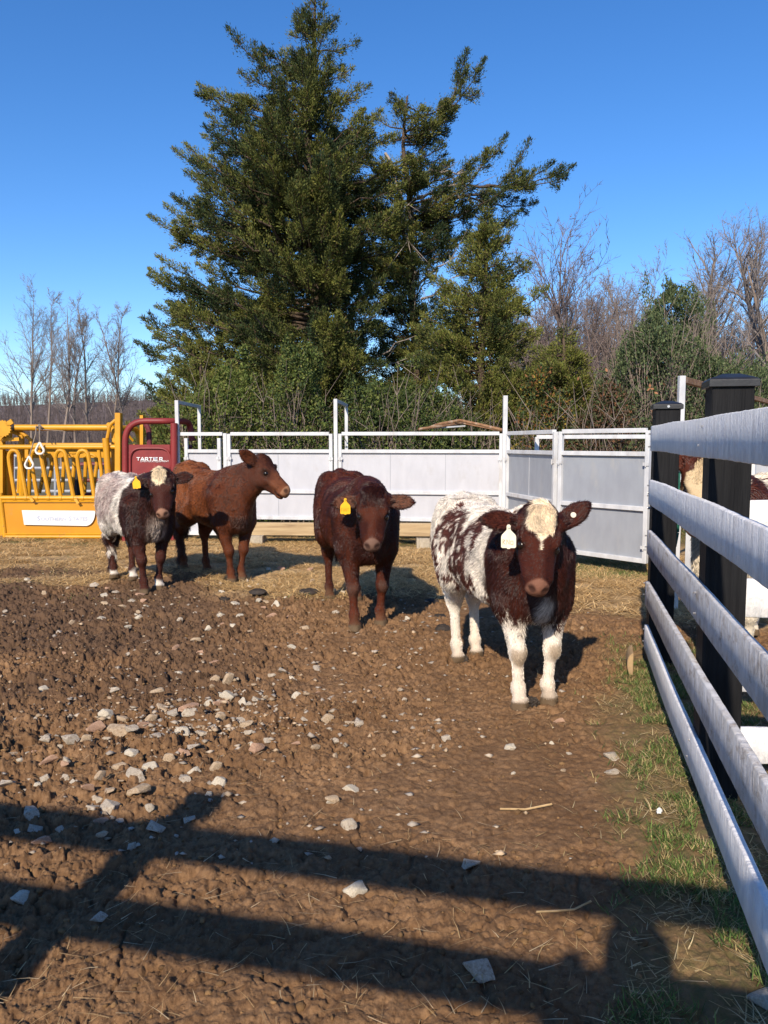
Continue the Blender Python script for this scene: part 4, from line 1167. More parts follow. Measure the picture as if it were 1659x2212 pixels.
def ear_tag(root, wpos, right, facing, mat, size=1.0, text=None, tmat=None):
    """flag ear tag: narrow neck above a square plate, hanging with its face along 'facing'"""
    up = Vector((0, 0, 1)); rt = Vector(right).normalized(); fc = Vector(facing).normalized(); up = fc.cross(rt).normalized() * -1
    if up.z < 0: up = -up
    c = Vector(wpos); s = size
    prof = [(-.009, .0), (-.009, -.018), (-.030, -.040), (-.033, -.050), (-.033, -.094), (-.028, -.098), (-.008, -.098), (-.006, -.102), (.006, -.102), (.008, -.098), (.028, -.098), (.033, -.094), (.033, -.050), (.030, -.040), (.009, -.018), (.009, .0), (.004, .006), (-.004, .006)]
    m = MB(); m.prism([c + rt * x * s + up * z * s for x, z in prof], -fc * .003)
    tg = m.build("ear_tag", mat, root, bevel=.0006)
    m = MB(); m.tube([c + fc * .001 + up * -.004, c + fc * .007 + up * -.004], .007, 10); m.build("stud", mat, tg, smooth=True)
    if text:
        m = MB(); n = len(text); w_ = .052 / n
        G_ = {'F': [(0, 0, 0, 1), (0, 1, .8, 1), (0, .5, .6, .5)], 'A': [(0, 0, .4, 1), (.4, 1, .8, 0), (.15, .4, .65, .4)], 'N': [(0, 0, 0, 1), (0, 1, .75, 0), (.75, 0, .75, 1)], 'T': [(0, 1, .8, 1), (.4, 0, .4, 1)], 'R': [(0, 0, 0, 1), (0, 1, .7, .8), (.7, .8, 0, .5), (0, .5, .8, 0)], 'O': [(0, 0, 0, .7), (0, .7, .7, .7), (.7, .7, .7, 0), (.7, 0, 0, 0)], '_': [(0, 0, .8, 0)], '.': [(.3, 0, .4, .1)]}
        for i, chh in enumerate(text):
            for j, (x0, y0, x1, y1) in enumerate(G_[chh]):
                A_ = c + rt * ((-.026 + (i + x0 * .85) * w_) * s) + up * ((-.082 + y0 * .022) * s) + fc * (.0012 + .0002 * j)
                B_ = c + rt * ((-.026 + (i + x1 * .85) * w_) * s) + up * ((-.082 + y1 * .022) * s) + fc * (.0012 + .0002 * j)
                m.bar(A_, B_, .0022, .0006, up=fc)
        m.build("lettering", tmat, tg)
    return tg
m_tagy = pm("yellow_tag", (.80, .42, .01), (.76, .38, .01), 30, .45)
m_tagw = pm("cream_tag", (.78, .72, .56), (.70, .63, .48), 30, .5)
m_ink = pm("faded_ink", (.30, .24, .15), (.4, .33, .2), 60, .8)
m_inky = pm("faded_ink_on_yellow", (.45, .20, .01), (.5, .25, .02), 60, .8)

def lerp(a, b, t): t = t[:, None]; return np.array(a) * (1 - t) + np.array(b) * t
def muzzle_tones(c, Hc, pink, chin=(.05, .03, .02)):
    Hc = Hc
    m = sstep(.345, .358, Hc[:, 0] - .16 * np.abs(Hc[:, 1]) + .12 * (Hc[:, 2] + .05)) * sstep(-.098, -.090, Hc[:, 2]) * (np.abs(Hc[:, 1]) < .09) * (Hc[:, 0] < .45)
    c = c * (1 - m[:, None]) + np.array(pink) * m[:, None]
    for s in (1, -1):
        n = sstep(.026, .014, np.sqrt((Hc[:, 0] - .395) ** 2 * .3 + (Hc[:, 1] - s * .032) ** 2 + (Hc[:, 2] + .048) ** 2)) * .8
        c = c * (1 - n[:, None]) + np.array((.03, .012, .01)) * n[:, None]
        e = sstep(.045, .024, np.sqrt((Hc[:, 0] - .155) ** 2 * .6 + (np.abs(Hc[:, 1]) - .090) ** 2 * .5 + (Hc[:, 2] + .060) ** 2)) * (np.sign(Hc[:, 1]) == s)
        c = c * (1 - .7 * e[:, None]) + np.array((.012, .006, .004)) * .7 * e[:, None]
    l = sstep(.012, .006, np.abs(Hc[:, 2] + .1165)) * (Hc[:, 0] > .30) * (Hc[:, 0] < .45) * (np.abs(Hc[:, 1]) < .08)
    c = c * (1 - .8 * l[:, None]) + np.array((.02, .01, .008)) * .8 * l[:, None]
    return c
def hooves(c, V):
    h = sstep(.055, .040, V[:, 2])[:, None]; return c * (1 - h) + np.array((.11, .075, .045)) * h
def mud(c, V, top=.13, amt=.6):
    k = sstep(top, .03, V[:, 2] + (noise_s(V, 14) - .5) * .16)[:, None] * amt; return c * (1 - k) + np.array((.13, .08, .045)) * k
def hd(Hc): return (Hc[:, 0] > -.10) & (Hc[:, 0] < .46) & (np.abs(Hc[:, 1]) < .15) & (Hc[:, 2] > -.24) & (Hc[:, 2] < .1)

DARK = (.048, .0105, .0055)
def paint_spotted(V, Hc, xf, xr, ears):
    n2_ = noise_s(V, (16, 30, 9), 8.); n4 = noise_s(V, (40, 60, 24), 1.); rj0 = np.random.RandomState(len(V) + 5).randn(len(V))
    white = np.array((.66, .60, .52)); dk = np.array(DARK)
    d = sstep(xf - .17, xf - .12, V[:, 0] + (n2_ - .5) * .12 + .06 * sstep(.9, 1.05, V[:, 2]) * -2.4 + .05 * (.8 - V[:, 2]))   # dark forequarters
    d *= sstep(.395, .455, V[:, 2] + (n2_ - .5) * .20 + .03 * rj0)
    side = sstep(-.38, -.20, V[:, 0]) * sstep(xf - .20, xf - .36, V[:, 0]) * sstep(.50, .60, V[:, 2])
    q = V[:, 2] + .5 * V[:, 0]
    rj = np.random.RandomState(len(V)).randn(len(V))
    sp = sstep(.500, .515, noise_s(V, (6.6, 5, 5.6), 21.3) * .72 + noise_s(V, (20, 20, 11), 5.) * .28 + .085 * side - .072 - .05 * sstep(.88, 1.0, V[:, 2]) + rj * .018)
    sp = sp * sstep(.42, .5, V[:, 2]) * sstep(xr - .20, xr - .05, V[:, 0] + .16)
    d0 = d; d = np.maximum(d, sp * np.clip(1.15 - 1.2 * sstep(.55, .68, n4), 0, 1))
    br = sstep(.055, .015, np.abs(V[:, 1] + .01)) * sstep(xf + .06, xf + .12, V[:, 0]) * sstep(.64, .56, V[:, 2] + (n2_ - .5) * .14) * .7
    d = d * (1 - br)
    h = hd(Hc) & (V[:, 0] > xf + .0)
    d = np.where(h | (V[:, 0] > xf + .16), np.maximum(d, 1. * (V[:, 2] > .62)), d)
    for (b0, e, wv, nf, EL) in ears:
        q = V - b0; le = q @ e; ie = (le > -.01) & (le < EL * 1.3) & (np.abs(q @ wv) < .09) & (np.abs(q @ nf) < .07); d = np.where(ie, 1., d)
    # blaze on the forehead
    bw = np.interp(Hc[:, 0], [-.06, -.02, .05, .09, .140, .162], [.03, .058, .068, .056, .014, 0]) + (n4 - .5) * .02
    bl = sstep(.006, -.006, np.abs(Hc[:, 1]) - bw) * (Hc[:, 2] > -.09) * (Hc[:, 0] < .2) * (Hc[:, 0] > -.075)
    d = d * (1 - bl); dsolid = np.where(d0 > .4, d, np.where(h | (V[:, 0] > xf), d, np.minimum(d, d0)))
    pc = np.clip(d - dsolid, 0, 1); c = lerp(white, dk, dsolid); c = c * (1 - pc[:, None]) + np.array((.105, .032, .022)) * pc[:, None]
    c = c * (1 - bl[:, None]) + np.array((.72, .58, .40)) * bl[:, None]
    kneemud = sstep(.075, .03, np.abs(V[:, 2] - .275) + (n2_ - .5) * .05) * (V[:, 0] > xf) * sstep(.0, .03, V[:, 0] - xf - .01)
    c = c * (1 - .7 * kneemud[:, None]) + np.array((.20, .125, .06)) * .7 * kneemud[:, None]
    stain = sstep(.35, .05, V[:, 2]) * .25; c = c * (1 - stain[:, None]) + np.array((.52, .36, .22)) * stain[:, None]
    c = muzzle_tones(c, Hc, (.175, .080, .052))
    return hooves(mud(c, V, .15, .6), V)
def paint_roan(V, Hc, xf, xr, ears):
    n1 = noise_s(V, (4, 4, 4), 3.); n2_ = noise_s(V, (14, 24, 9), 8.); n4 = noise_s(V, (50, 70, 22), 1.)
    white = np.array((.60, .55, .49)); dk = np.array((.050, .014, .009)); roan = np.array((.30, .21, .19))
    d = sstep(xf - .12, xf - .05, V[:, 0] + (n2_ - .5) * .10)
    ro = sstep(.40, .55, n1 + .10) * sstep(xf - .20, xf - .30, V[:, 0]) * sstep(.55, .66, V[:, 2]) * (.55 + .9 * (n4 - .3))
    c = lerp(white, roan, np.clip(ro, 0, 1)); c = lerp(1, 1, d) * 0 + c * (1 - d[:, None]) + dk * d[:, None]
    top = sstep(.06, .02, np.abs(V[:, 1])) * sstep(.93, .97, V[:, 2]) * (V[:, 0] < xf - .05); c = c * (1 - top[:, None]) + white * top[:, None]
    # legs dark with pale feet
    lg = sstep(.50, .42, V[:, 2] + (n2_ - .5) * .14); lp = sstep(.62, .72, noise_s(V, (9, 9, 6), 4.))
    c = c * (1 - (lg * (1 - lp))[:, None]) + dk * (lg * (1 - lp))[:, None]
    ft = sstep(.105, .075, V[:, 2] + (n2_ - .5) * .05) * ((V[:, 0] < 0) | (V[:, 1] > 0)); c = c * (1 - ft[:, None]) + white * .95 * ft[:, None]
    br = sstep(.12, .05, np.abs(V[:, 1] - .02)) * sstep(xf + .02, xf + .10, V[:, 0]) * sstep(.76, .62, V[:, 2] + (n1 - .5) * .2) * sstep(.40, .46, V[:, 2]) * sstep(.35, .6, n2_ + .12)
    c = c * (1 - br[:, None]) + np.array((.36, .29, .24)) * br[:, None]
    h = hd(Hc) & (V[:, 0] > xf - .1); c = np.where(h[:, None], dk * .9, c)
    for (b0, e, wv, nf, EL) in ears:
        q = V - b0; le = q @ e; ie = (le > -.01) & (le < EL * 1.3) & (np.abs(q @ wv) < .09) & (np.abs(q @ nf) < .07); c = np.where(ie[:, None], dk * .7, c)
    bw = np.interp(Hc[:, 0], [-.06, -.02, .05, .09, .12], [.03, .056, .056, .03, 0]) + (n4 - .5) * .02
    bl = sstep(.006, -.006, np.abs(Hc[:, 1]) - bw) * (Hc[:, 2] > -.08) * (Hc[:, 0] < .14) * (Hc[:, 0] > -.075)
    c = c * (1 - bl[:, None]) + np.array((.68, .56, .38)) * bl[:, None]
    c = muzzle_tones(c, Hc, (.26, .14, .09))
    return hooves(mud(c, V, .07, .4), V)
def paint_red(V, Hc, xf, xr, ears):
    n2_ = noise_s(V, (10, 16, 7), 8.)
    c = lerp(np.array((.046, .0105, .0048)), np.array((.090, .021, .0084)), sstep(.35, .65, n2_) * .8)
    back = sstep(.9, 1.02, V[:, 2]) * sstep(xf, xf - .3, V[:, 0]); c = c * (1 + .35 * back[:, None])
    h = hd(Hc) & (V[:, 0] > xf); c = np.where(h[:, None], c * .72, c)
    for (b0, e, wv, nf, EL) in ears:
        q = V - b0; le = q @ e; ie = (le > .03) & (le < EL * 1.0) & (np.abs(q @ wv) < .04) & (q @ nf > -.01) & (q @ nf < .04); c = np.where(ie[:, None], np.array((.11, .045, .025)), c)
    kn = sstep(.07, .02, np.abs(V[:, 2] - .28)) * (V[:, 0] > xf); c = c * (1 - .35 * kn[:, None]) + np.array((.13, .08, .06)) * .35 * kn[:, None]
    c = muzzle_tones(c, Hc, (.15, .085, .062))
    return hooves(mud(c, V, .16, .45), V)
def paint_brown(V, Hc, xf, xr, ears):
    n2_ = noise_s(V, (10, 16, 6), 8.); n5 = noise_s(V, (5, 6, 3.5), 18.)
    a = np.array((.170, .052, .016)); b = np.array((.090, .025, .0098))
    t = sstep(xf - .42, xf - .02, V[:, 0] + (n2_ - .5) * .22) ; t = np.maximum(t, sstep(.62, .42, V[:, 2])); t = np.clip(t + sstep(.55, .75, n5) * .45, 0, 1)
    c = lerp(a, b, t)
    h = hd(Hc) & (V[:, 0] > xf); c = np.where(h[:, None], lerp((.066, .021, .011), (.13, .045, .02), sstep(.40, .62, n5) * sstep(.1, .2, Hc[:, 0])), c)
    c = muzzle_tones(c, Hc, (.26, .13, .07))
    return hooves(mud(c, V, .14, .4), V)
def paint_cream(V, Hc, xf, xr, ears):
    n1 = noise_s(V, (4, 4, 4), 6.); n2_ = noise_s(V, (14, 20, 9), 8.)
    white = np.array((.66, .58, .46)); dk = np.array((.075, .020, .012))
    c = lerp(white, dk, sstep(.60, .66, n1 + (n2_ - .5) * .2))
    h = hd(Hc) & (V[:, 0] > xf); side = sstep(.095, .105, np.abs(Hc[:, 1]) + (n2_ - .5) * .03) * (Hc[:, 0] < .22) + sstep(-.11, -.13, Hc[:, 2])
    c = np.where(h[:, None], lerp((.50, .38, .23), dk, np.clip(side, 0, 1)), c)
    lw = sstep(.62, .56, V[:, 2]); c = c * (1 - lw[:, None]) + white * .95 * lw[:, None]
    for (b0, e, wv, nf, EL) in ears:
        q = V - b0; le = q @ e; ie = (le > -.01) & (le < EL * 1.3) & (np.abs(q @ wv) < .09) & (np.abs(q @ nf) < .07); c = np.where(ie[:, None], dk, c)
    c = muzzle_tones(c, Hc, (.30, .15, .10))
    return hooves(c, V)

GZ = lambda x, y: (lambda g: (g.x, g.y))(gr(x, y))
def at3(x, y, Y): return tuple(at(x, y, Y))
# spotted calf, nearest, right
fe = [GZ(1184, 1521), GZ(1121, 1531), GZ(1028, 1420), GZ(988, 1431)]
r_, w_, ea, hp_, S_, R_c = calf(dict(name="spotted_calf", cat="calf", label="white calf splashed with dark red patches, dark head with cream forehead blaze, nearest the fence",
    feet=fe, S=1.03, neck=.90, poll=at3(1171, 1108, 3.76), muz=at3(1169, 1246, 3.53), up=(.03, -.93, .36), roll=.0, head=1.02, st=1.0, rump=.02,
    paint=paint_spotted, hair=170000, furlen=.026, tuftlen=.028, seed=1, taily=.10,
    earL=dict(up=1.0, back=.0, len=.19, n_u=1, n_f=.2), earR=dict(up=-.05, back=.0, len=.17, n_u=1, n_f=.2)))
A_info = (r_, w_, ea, hp_)
p = at(1099, 1136, 3.64)
ear_tag(r_, p, (1, 0, 0), (.05, -1, .05), m_tagw, 1.08, "RNO", m_ink)
m = MB(); q = at(1238, 1112, 3.66); m.tube([q, q + Vector((0, -.008, 0))], .013, 14); m.build("ear_button", m_tagw, r_, smooth=True)
# dark red calf, middle
fe = [GZ(822, 1352), GZ(766, 1362), GZ(770, 1300), GZ(712, 1297)]
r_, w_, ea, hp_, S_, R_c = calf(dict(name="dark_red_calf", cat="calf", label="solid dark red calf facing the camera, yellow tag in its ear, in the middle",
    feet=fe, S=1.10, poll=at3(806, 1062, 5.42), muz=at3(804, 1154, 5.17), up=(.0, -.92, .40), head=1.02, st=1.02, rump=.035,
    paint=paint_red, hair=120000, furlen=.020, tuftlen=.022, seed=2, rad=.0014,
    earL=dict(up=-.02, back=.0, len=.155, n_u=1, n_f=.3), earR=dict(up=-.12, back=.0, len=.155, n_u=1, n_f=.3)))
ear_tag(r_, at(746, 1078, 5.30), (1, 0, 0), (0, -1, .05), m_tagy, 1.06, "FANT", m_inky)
# brown calf in profile
fe = [GZ(522, 1256), GZ(500, 1260), GZ(447, 1236), GZ(396, 1230)]
r_, w_, ea, hp_, S_, R_c = calf(dict(name="brown_calf", cat="calf", label="chestnut brown calf with its head turned in profile to the right, second from left",
    feet=fe, S=1.12, poll=at3(573, 992, 7.55), muz=at3(634, 1056, 7.30), up=(.66, -.10, .72), head=1.06, st=.90, rump=.05, neck=.86,
    paint=paint_brown, hair=90000, furlen=.019, tuftlen=.016, seed=3, rad=.0017,
    earL=dict(up=-.2, back=.6, len=.15, n_u=.2, n_f=1), earR=dict(up=.25, back=.45, len=.16, n_u=.2, n_f=.9)))
# roan calf, leftmost
fe = [GZ(344, 1274), GZ(312, 1282), GZ(288, 1254), GZ(247, 1249)]
r_, w_, ea, hp_, S_, R_c = calf(dict(name="roan_calf", cat="calf", label="shaggy grey-red roan calf with a cream forehead star and yellow tag, leftmost",
    feet=fe, S=1.06, poll=at3(345, 1024, 6.88), muz=at3(346, 1096, 6.64), up=(.0, -.92, .4), head=1.02, st=1.05, rump=.01,
    paint=paint_roan, hair=90000, furlen=.032, tuftlen=.030, seed=4, rad=.0017,
    earL=dict(up=-.02, back=.0, len=.15, n_u=1, n_f=.3), earR=dict(up=.10, back=.0, len=.15, n_u=1, n_f=.3)))
ear_tag(r_, at(293, 1030, 6.78), (1, 0, .1), (0, -1, .05), m_tagy, 1.05)
# cow behind the fence
fe = [(2.28, 4.75), (2.06, 4.72), (2.95, 5.45), (2.70, 5.55)]
r_, w_, ea, hp_, S_, R_c = calf(dict(name="cream_faced_cow", cat="cow", label="cow with cream face and dark red ears, half hidden behind the near black post",
    feet=fe, S=1.16, poll=at3(1530, 1002, 4.72), muz=at3(1512, 1160, 4.48), up=(-.1, -.92, .4), head=1.0, st=1.0, rump=.0,
    paint=paint_cream, hair=60000, furlen=.03, tuftlen=.03, seed=6, rad=.0016,
    earL=dict(up=.9, back=.0, len=.15, n_u=1, n_f=.3), earR=dict(up=1.6, back=.0, len=.10, n_u=1, n_f=.3)))
# ------------------------------------------------------------------ trees and shrubs
def seg_tubes(P, Q, R0, R1, n=4):
    P, Q = np.array(P, float), np.array(Q, float); R0, R1 = np.array(R0)[:, None, None], np.array(R1)[:, None, None]
    d = Q - P; d /= np.maximum(np.linalg.norm(d, axis=1), 1e-9)[:, None]
    h = np.where(np.abs(d[:, 2:3]) > .9, [[1., 0, 0]], [[0, 0, 1.]]); u = np.cross(d, h); u /= np.linalg.norm(u, axis=1)[:, None]; v = np.cross(d, u)
    a = np.arange(n) * 2 * np.pi / n; ring = u[:, None] * np.cos(a)[None, :, None] + v[:, None] * np.sin(a)[None, :, None]
    V = np.concatenate([P[:, None] + ring * R0, Q[:, None] + ring * R1], 1).reshape(-1, 3)
    k = (np.arange(len(P)) * 2 * n)[:, None, None]; i = np.arange(n)
    F = np.stack([i, (i + 1) % n, (i + 1) % n + n, i + n], -1)[None] + k
    return V, F.reshape(-1, 4)
m_bark = pm("cedar_bark", (.10, .07, .05), (.06, .042, .03), 9, .9, .5, 30, stretch=(1, 1, .2), c3=(.24, .19, .16), s3=5, t3=(.62, .75))
m_leaf = attr_mat("foliage", .7, .15, .12)
m_twig = pm("grey_twigs", (.25, .215, .20), (.17, .145, .135), 6, .85, 0.)
m_twig_r = pm("reddish_twigs", (.21, .16, .145), (.14, .105, .095), 6, .85, 0.)
m_twig_b = pm("brown_trunk", (.26, .205, .17), (.16, .125, .105), 3, .9, .4, 20, stretch=(1, 1, .2))

def kites(C, D, W, L, N_, col, name, parent, seed, mat=None):
    """leaf-sized kite faces at C pointing along D, turned about D at random"""
    rs = np.random.RandomState(seed); n = len(C)
    D = D / np.maximum(np.linalg.norm(D, axis=1), 1e-9)[:, None]
    r = rs.randn(n, 3) if N_ is None else N_
    S_ = np.cross(D, r); S_ /= np.maximum(np.linalg.norm(S_, axis=1), 1e-9)[:, None]
    L = L[:, None]; W = W[:, None]
    V = np.stack([C, C + D * L * .45 + S_ * W, C + D * L, C + D * L * .45 - S_ * W], 1).reshape(-1, 3)
    k = np.arange(n * 4).reshape(n, 4)
    return np_mesh(name, V, k, mat or m_leaf, parent, attrs={"Col": np.repeat(col, 4, axis=0)})

def outline(pts, Y):
    """profile read off the photograph as real height and reach at distance Y"""
    q = [at(x, y, Y) for x, y in pts]
    z = np.array([p.z for p in q]); x = np.array([p.x for p in q]); o = np.argsort(z)
    return z[o], x[o]

GREENS = dict(olive=[(.155, .165, .034), (.115, .135, .030), (.190, .180, .048)], blue=[(.024, .042, .022), (.032, .054, .024), (.044, .062, .022)], brown=[(.10, .07, .035)])
def cedar(label, Y, trunk_px, left, right, seed, nl=150, dens=1.0, base=0.0, extra=(), zmin=.6, depth=None, tone=0.0, leafL=.062, lw=.0088, gap=.0, name="cedar_tree"):
    rs = np.random.RandomState(seed)
    tp = [at(x, y, Y) for x, y in trunk_px]                    # trunk line, bottom to top
    b0 = Vector((tp[0].x, Y, base)); tp = [b0] + tp[1:] if len(trunk_px) > 1 else [b0]
    zt_ = np.array([p.z for p in tp]); xt_ = np.array([p.x for p in tp])
    zl, xl = outline(left, Y); zr, xr_ = outline(right, Y)
    ztop = zt_[-1]
    root = thing(name, label, "tree", tuple(b0), "cedars behind the pen")
    TX = lambda z: np.interp(z, zt_, xt_)
    # trunk
    zz = np.linspace(base - .1, ztop, 26); r0 = .020 * (ztop - base) + .05
    P = np.stack([TX(zz) + .05 * np.sin(zz * 1.7 + seed), Y + .05 * np.cos(zz * 1.3), zz], -1)
    P_ = P
    R = .62 * r0 * (1 - (zz - base) / (ztop - base + .2)) ** .8 + .012
    tv, tf = seg_tubes(P[:-1], P[1:], R[:-1], R[1:], 8)
    np_mesh("trunk", tv, tf, m_bark, root, smooth=True)
    SP_, SQ, S0, S1 = [], [], [], []; C, D, cc = [], [], []
    def limb(p0, p1, r, dn, shade, sub=True, ns=8):
        p0 = np.array(p0); p1 = np.array(p1); Lg = np.linalg.norm(p1 - p0)
        t = np.linspace(0, 1, ns + 1); sag = np.sin(t * np.pi) * -.07 * Lg
        wob = (rs.rand(ns + 1, 3) - .5) * .07 * Lg * np.sin(t * np.pi)[:, None]
        q = p0 + (p1 - p0) * t[:, None] + wob; q[:, 2] += sag
        rr = .55 * r * (1 - t) ** .8 + .005
        SP_.append(q[:-1]); SQ.append(q[1:]); S0.append(rr[:-1]); S1.append(rr[1:])
        d = (p1 - p0) / max(Lg, 1e-6)
        if sub:
            for k in range(int(2 + Lg * 3.6)):
                s_ = rs.uniform(.25, .98); i = s_ * ns; a = q[int(i)] * (1 - i % 1) + q[min(int(i) + 1, ns)] * (i % 1)
                sd = np.cross(d, rs.randn(3)); sd /= np.linalg.norm(sd) + 1e-6
                v = d * .75 + sd * .75 + np.array([0, 0, .22]); v /= np.linalg.norm(v)
                ln = (1.15 - .65 * s_) * rs.uniform(.25, .8) * min(1.0, .15 + Lg * .30)
                limb(a, a + v * ln, r * .3, dn, shade, False, 3)
            limb(q[-2], q[-1] + (d * .25 + np.array([0, 0, .12])) * min(1, Lg * .5), .01, dn, shade, False, 2)
        else:
            n = max(16, int(Lg * 620 * dn)); s_ = rs.rand(n) ** .8; a = p0 + (p1 - p0) * s_[:, None]
            off = rs.randn(n, 3) * (.020 + .075 * (1 - s_))[:, None]
            C.append(a + off); dd = d * .8 + rs.randn(n, 3) * .38 + off * 3 + np.array([0, 0, .34])
            D.append(dd); cc.append(np.full(n, shade) + rs.randn(n) * .16)
    dp = depth or 1.0
    k = 0; tries = 0
    while k < nl and tries < nl * 6:
        tries += 1
        z = zmin + (ztop - zmin) * (1 - (1 - rs.rand()) ** .8) ** 1.15
        phi = rs.rand() * 2 * np.pi; c_, s_ = math.cos(phi), math.sin(phi)
        XL = TX(z) - np.interp(z, zl, xl); XR = np.interp(z, zr, xr_) - TX(z)
        R_ = max(.12, XR if c_ > 0 else XL); Rm = max(.12, (XL + XR) * .5 * dp)
        Rr = abs(c_) ** 1.2 * R_ + (1 - abs(c_) ** 1.2) * Rm
        if n3(np.array([[TX(z) * .8 + c_ * 1.4, s_ * 1.4 + seed, z * .95]]))[0] < gap: continue
        rise = rs.uniform(.05, .38); f = rs.uniform(.70, 1.0) if rs.rand() < .7 else rs.uniform(.35, .7)
        e = np.array([TX(z) + c_ * R_ * f if abs(c_) > .2 else TX(z) + c_ * Rr * f, Y + s_ * Rm * f, z])
        zb = max(base + .3, z - rise * Rr * f)
        p0 = np.array([TX(zb), Y, zb]); 
        shade = rs.rand() * .9 + tone
        limb(p0, e, .018 + .016 * Rr, dens, shade); k += 1
    for (x0, y0, x1, y1, r) in extra:
        a, b = at(x0, y0, Y), at(x1, y1, Y); limb(tuple(a), (b.x, Y + rs.uniform(-.5, .5), b.z), r, dens * 1.1, rs.rand() * .4 + tone)
    bv, bf = seg_tubes(np.concatenate(SP_), np.concatenate(SQ), np.concatenate(S0), np.concatenate(S1), 4)
    C = np.concatenate(C); D = np.concatenate(D); s = np.concatenate(cc)
    big = fbm3(C * .9 + seed, 2); s = s + (big - .5) * 2.2
    n = len(C); o = np.array(GREENS['olive']); b = np.array(GREENS['blue'])
    t = np.clip(s + .12, 0, 1)[:, None]; col = o[rs.randint(0, 3, n)] * t + b[rs.randint(0, 3, n)] * (1 - t)
    br = rs.rand(n) < .035; col[br] = (.13, .085, .04)
    col *= (1 + (rs.rand(n, 1) - .5) * .5)
    cr = kites(C, D, lw * (.6 + .8 * rs.rand(n)), leafL * (.55 + .8 * rs.rand(n)), None, col, "crown", root, seed)
    np_mesh("limbs", bv, bf, m_bark, cr)
    return root, n

NT = []
# tall left cedar
L1 = [(685, -14), (645, 40), (612, 95), (590, 150), (524, 118), (505, 190), (462, 228), (450, 275), (384, 325), (405, 372), (400, 420), (346, 480), (362, 545), (350, 612), (352, 660), (306, 745), (318, 800), (302, 870), (300, 940), (300, 1000)]
R1 = [(688, -14), (728, 42), (762, 92), (752, 130), (784, 207), (752, 250), (835, 262), (865, 330), (875, 420), (870, 520), (835, 620), (820, 720), (830, 800), (850, 900), (850, 1000)]
NT.append(cedar("tallest cedar, its pointed top reaching the upper edge of the picture", 17.0, [(705, 950), (700, 700), (672, 420), (668, 220), (686, -16)], L1, R1, 5, nl=560, dens=.95, gap=.22,
    extra=[(690, 330, 462, 226, .05), (690, 240, 522, 115, .04), (690, 430, 384, 323, .05), (690, 560, 346, 482, .05), (690, 700, 345, 612, .05), (690, 820, 302, 748, .05), (680, 120, 612, 92, .03), (680, 110, 764, 92, .03), (680, 240, 786, 206, .04), (680, 90, 640, 38, .02)]))
# broken-topped second cedar to its right
L2 = [(885, 200), (850, 226), (800, 262), (765, 330), (745, 430), (745, 540), (755, 640), (800, 700), (830, 760), (800, 850), (800, 1000)]
R2 = [(895, 200), (940, 205), (985, 190), (1000, 240), (965, 300), (960, 350), (1010, 380), (1070, 400), (1085, 450), (1010, 520), (990, 600), (985, 700), (970, 760), (960, 850), (960, 1000)]
NT.append(cedar("second cedar with a broken spreading top and long bare grey limbs, right of the tallest", 18.2, [(900, 950), (893, 700), (890, 500), (868, 330), (885, 205)], L2, R2, 8, nl=330, dens=1.05, gap=.25, tone=-.05,
    extra=[(890, 640, 820, 600, .03), (890, 700, 960, 640, .03), (890, 740, 800, 700, .03), (895, 780, 980, 720, .03), (890, 820, 830, 770, .03), (895, 820, 950, 780, .03), (905, 330, 1005, 150, .05), (920, 300, 1028, 172, .04), (950, 260, 1000, 145, .03), (900, 470, 1080, 312, .05), (960, 430, 1185, 352, .06), (1010, 400, 1212, 378, .05), (1000, 420, 1150, 432, .04), (1050, 400, 1200, 395, .04), (1080, 400, 1130, 330, .03), (900, 520, 1105, 470, .04), (900, 260, 850, 226, .03), (960, 420, 1090, 480, .04), (985, 200, 1022, 225, .02)]))
# bare grey dead limbs of the second cedar
rt = thing("dead_limbs", "pale bare dead branches sticking out between the second cedar's foliage", "branch", tuple(at(900, 430, 17.9)))
rs = np.random.RandomState(4); P, Q, A0, A1 = [], [], [], []
for (x0, y0, x1, y1) in ((890, 460, 1000, 372), (900, 420, 985, 410), (950, 395, 1020, 405), (935, 372, 1003, 370), (860, 380, 880, 520), (840, 330, 872, 450), (890, 560, 905, 640), (895, 620, 970, 560), (700, 760, 860, 790), (720, 740, 830, 700), (760, 800, 880, 740), (600, 430, 680, 470), (640, 520, 560, 560), (700, 640, 800, 620), (530, 660, 640, 700), (900, 650, 985, 600)):
    a, b = np.array(at(x0, y0, 17.6)), np.array(at(x1, y1, 17.2 + rs.rand())); t = np.linspace(0, 1, 6)[:, None]
    q = a + (b - a) * t + rs.randn(6, 3) * .05; P.append(q[:-1]); Q.append(q[1:]); rr = np.linspace(.035, .008, 6); A0.append(rr[:-1]); A1.append(rr[1:])
    for j in range(7):
        s = q[rs.randint(1, 6)]; e = s + (b - a) / np.linalg.norm(b - a) * rs.uniform(.2, .6) + rs.randn(3) * .25
        P.append(s[None]); Q.append(e[None]); A0.append([.012]); A1.append([.003])
v, f_ = seg_tubes(np.concatenate(P), np.concatenate(Q), np.concatenate(A0), np.concatenate(A1), 4)
np_mesh("branches", v, f_, pm("dead_grey_wood", (.34, .29, .25), (.24, .20, .17), 12, .9), rt)
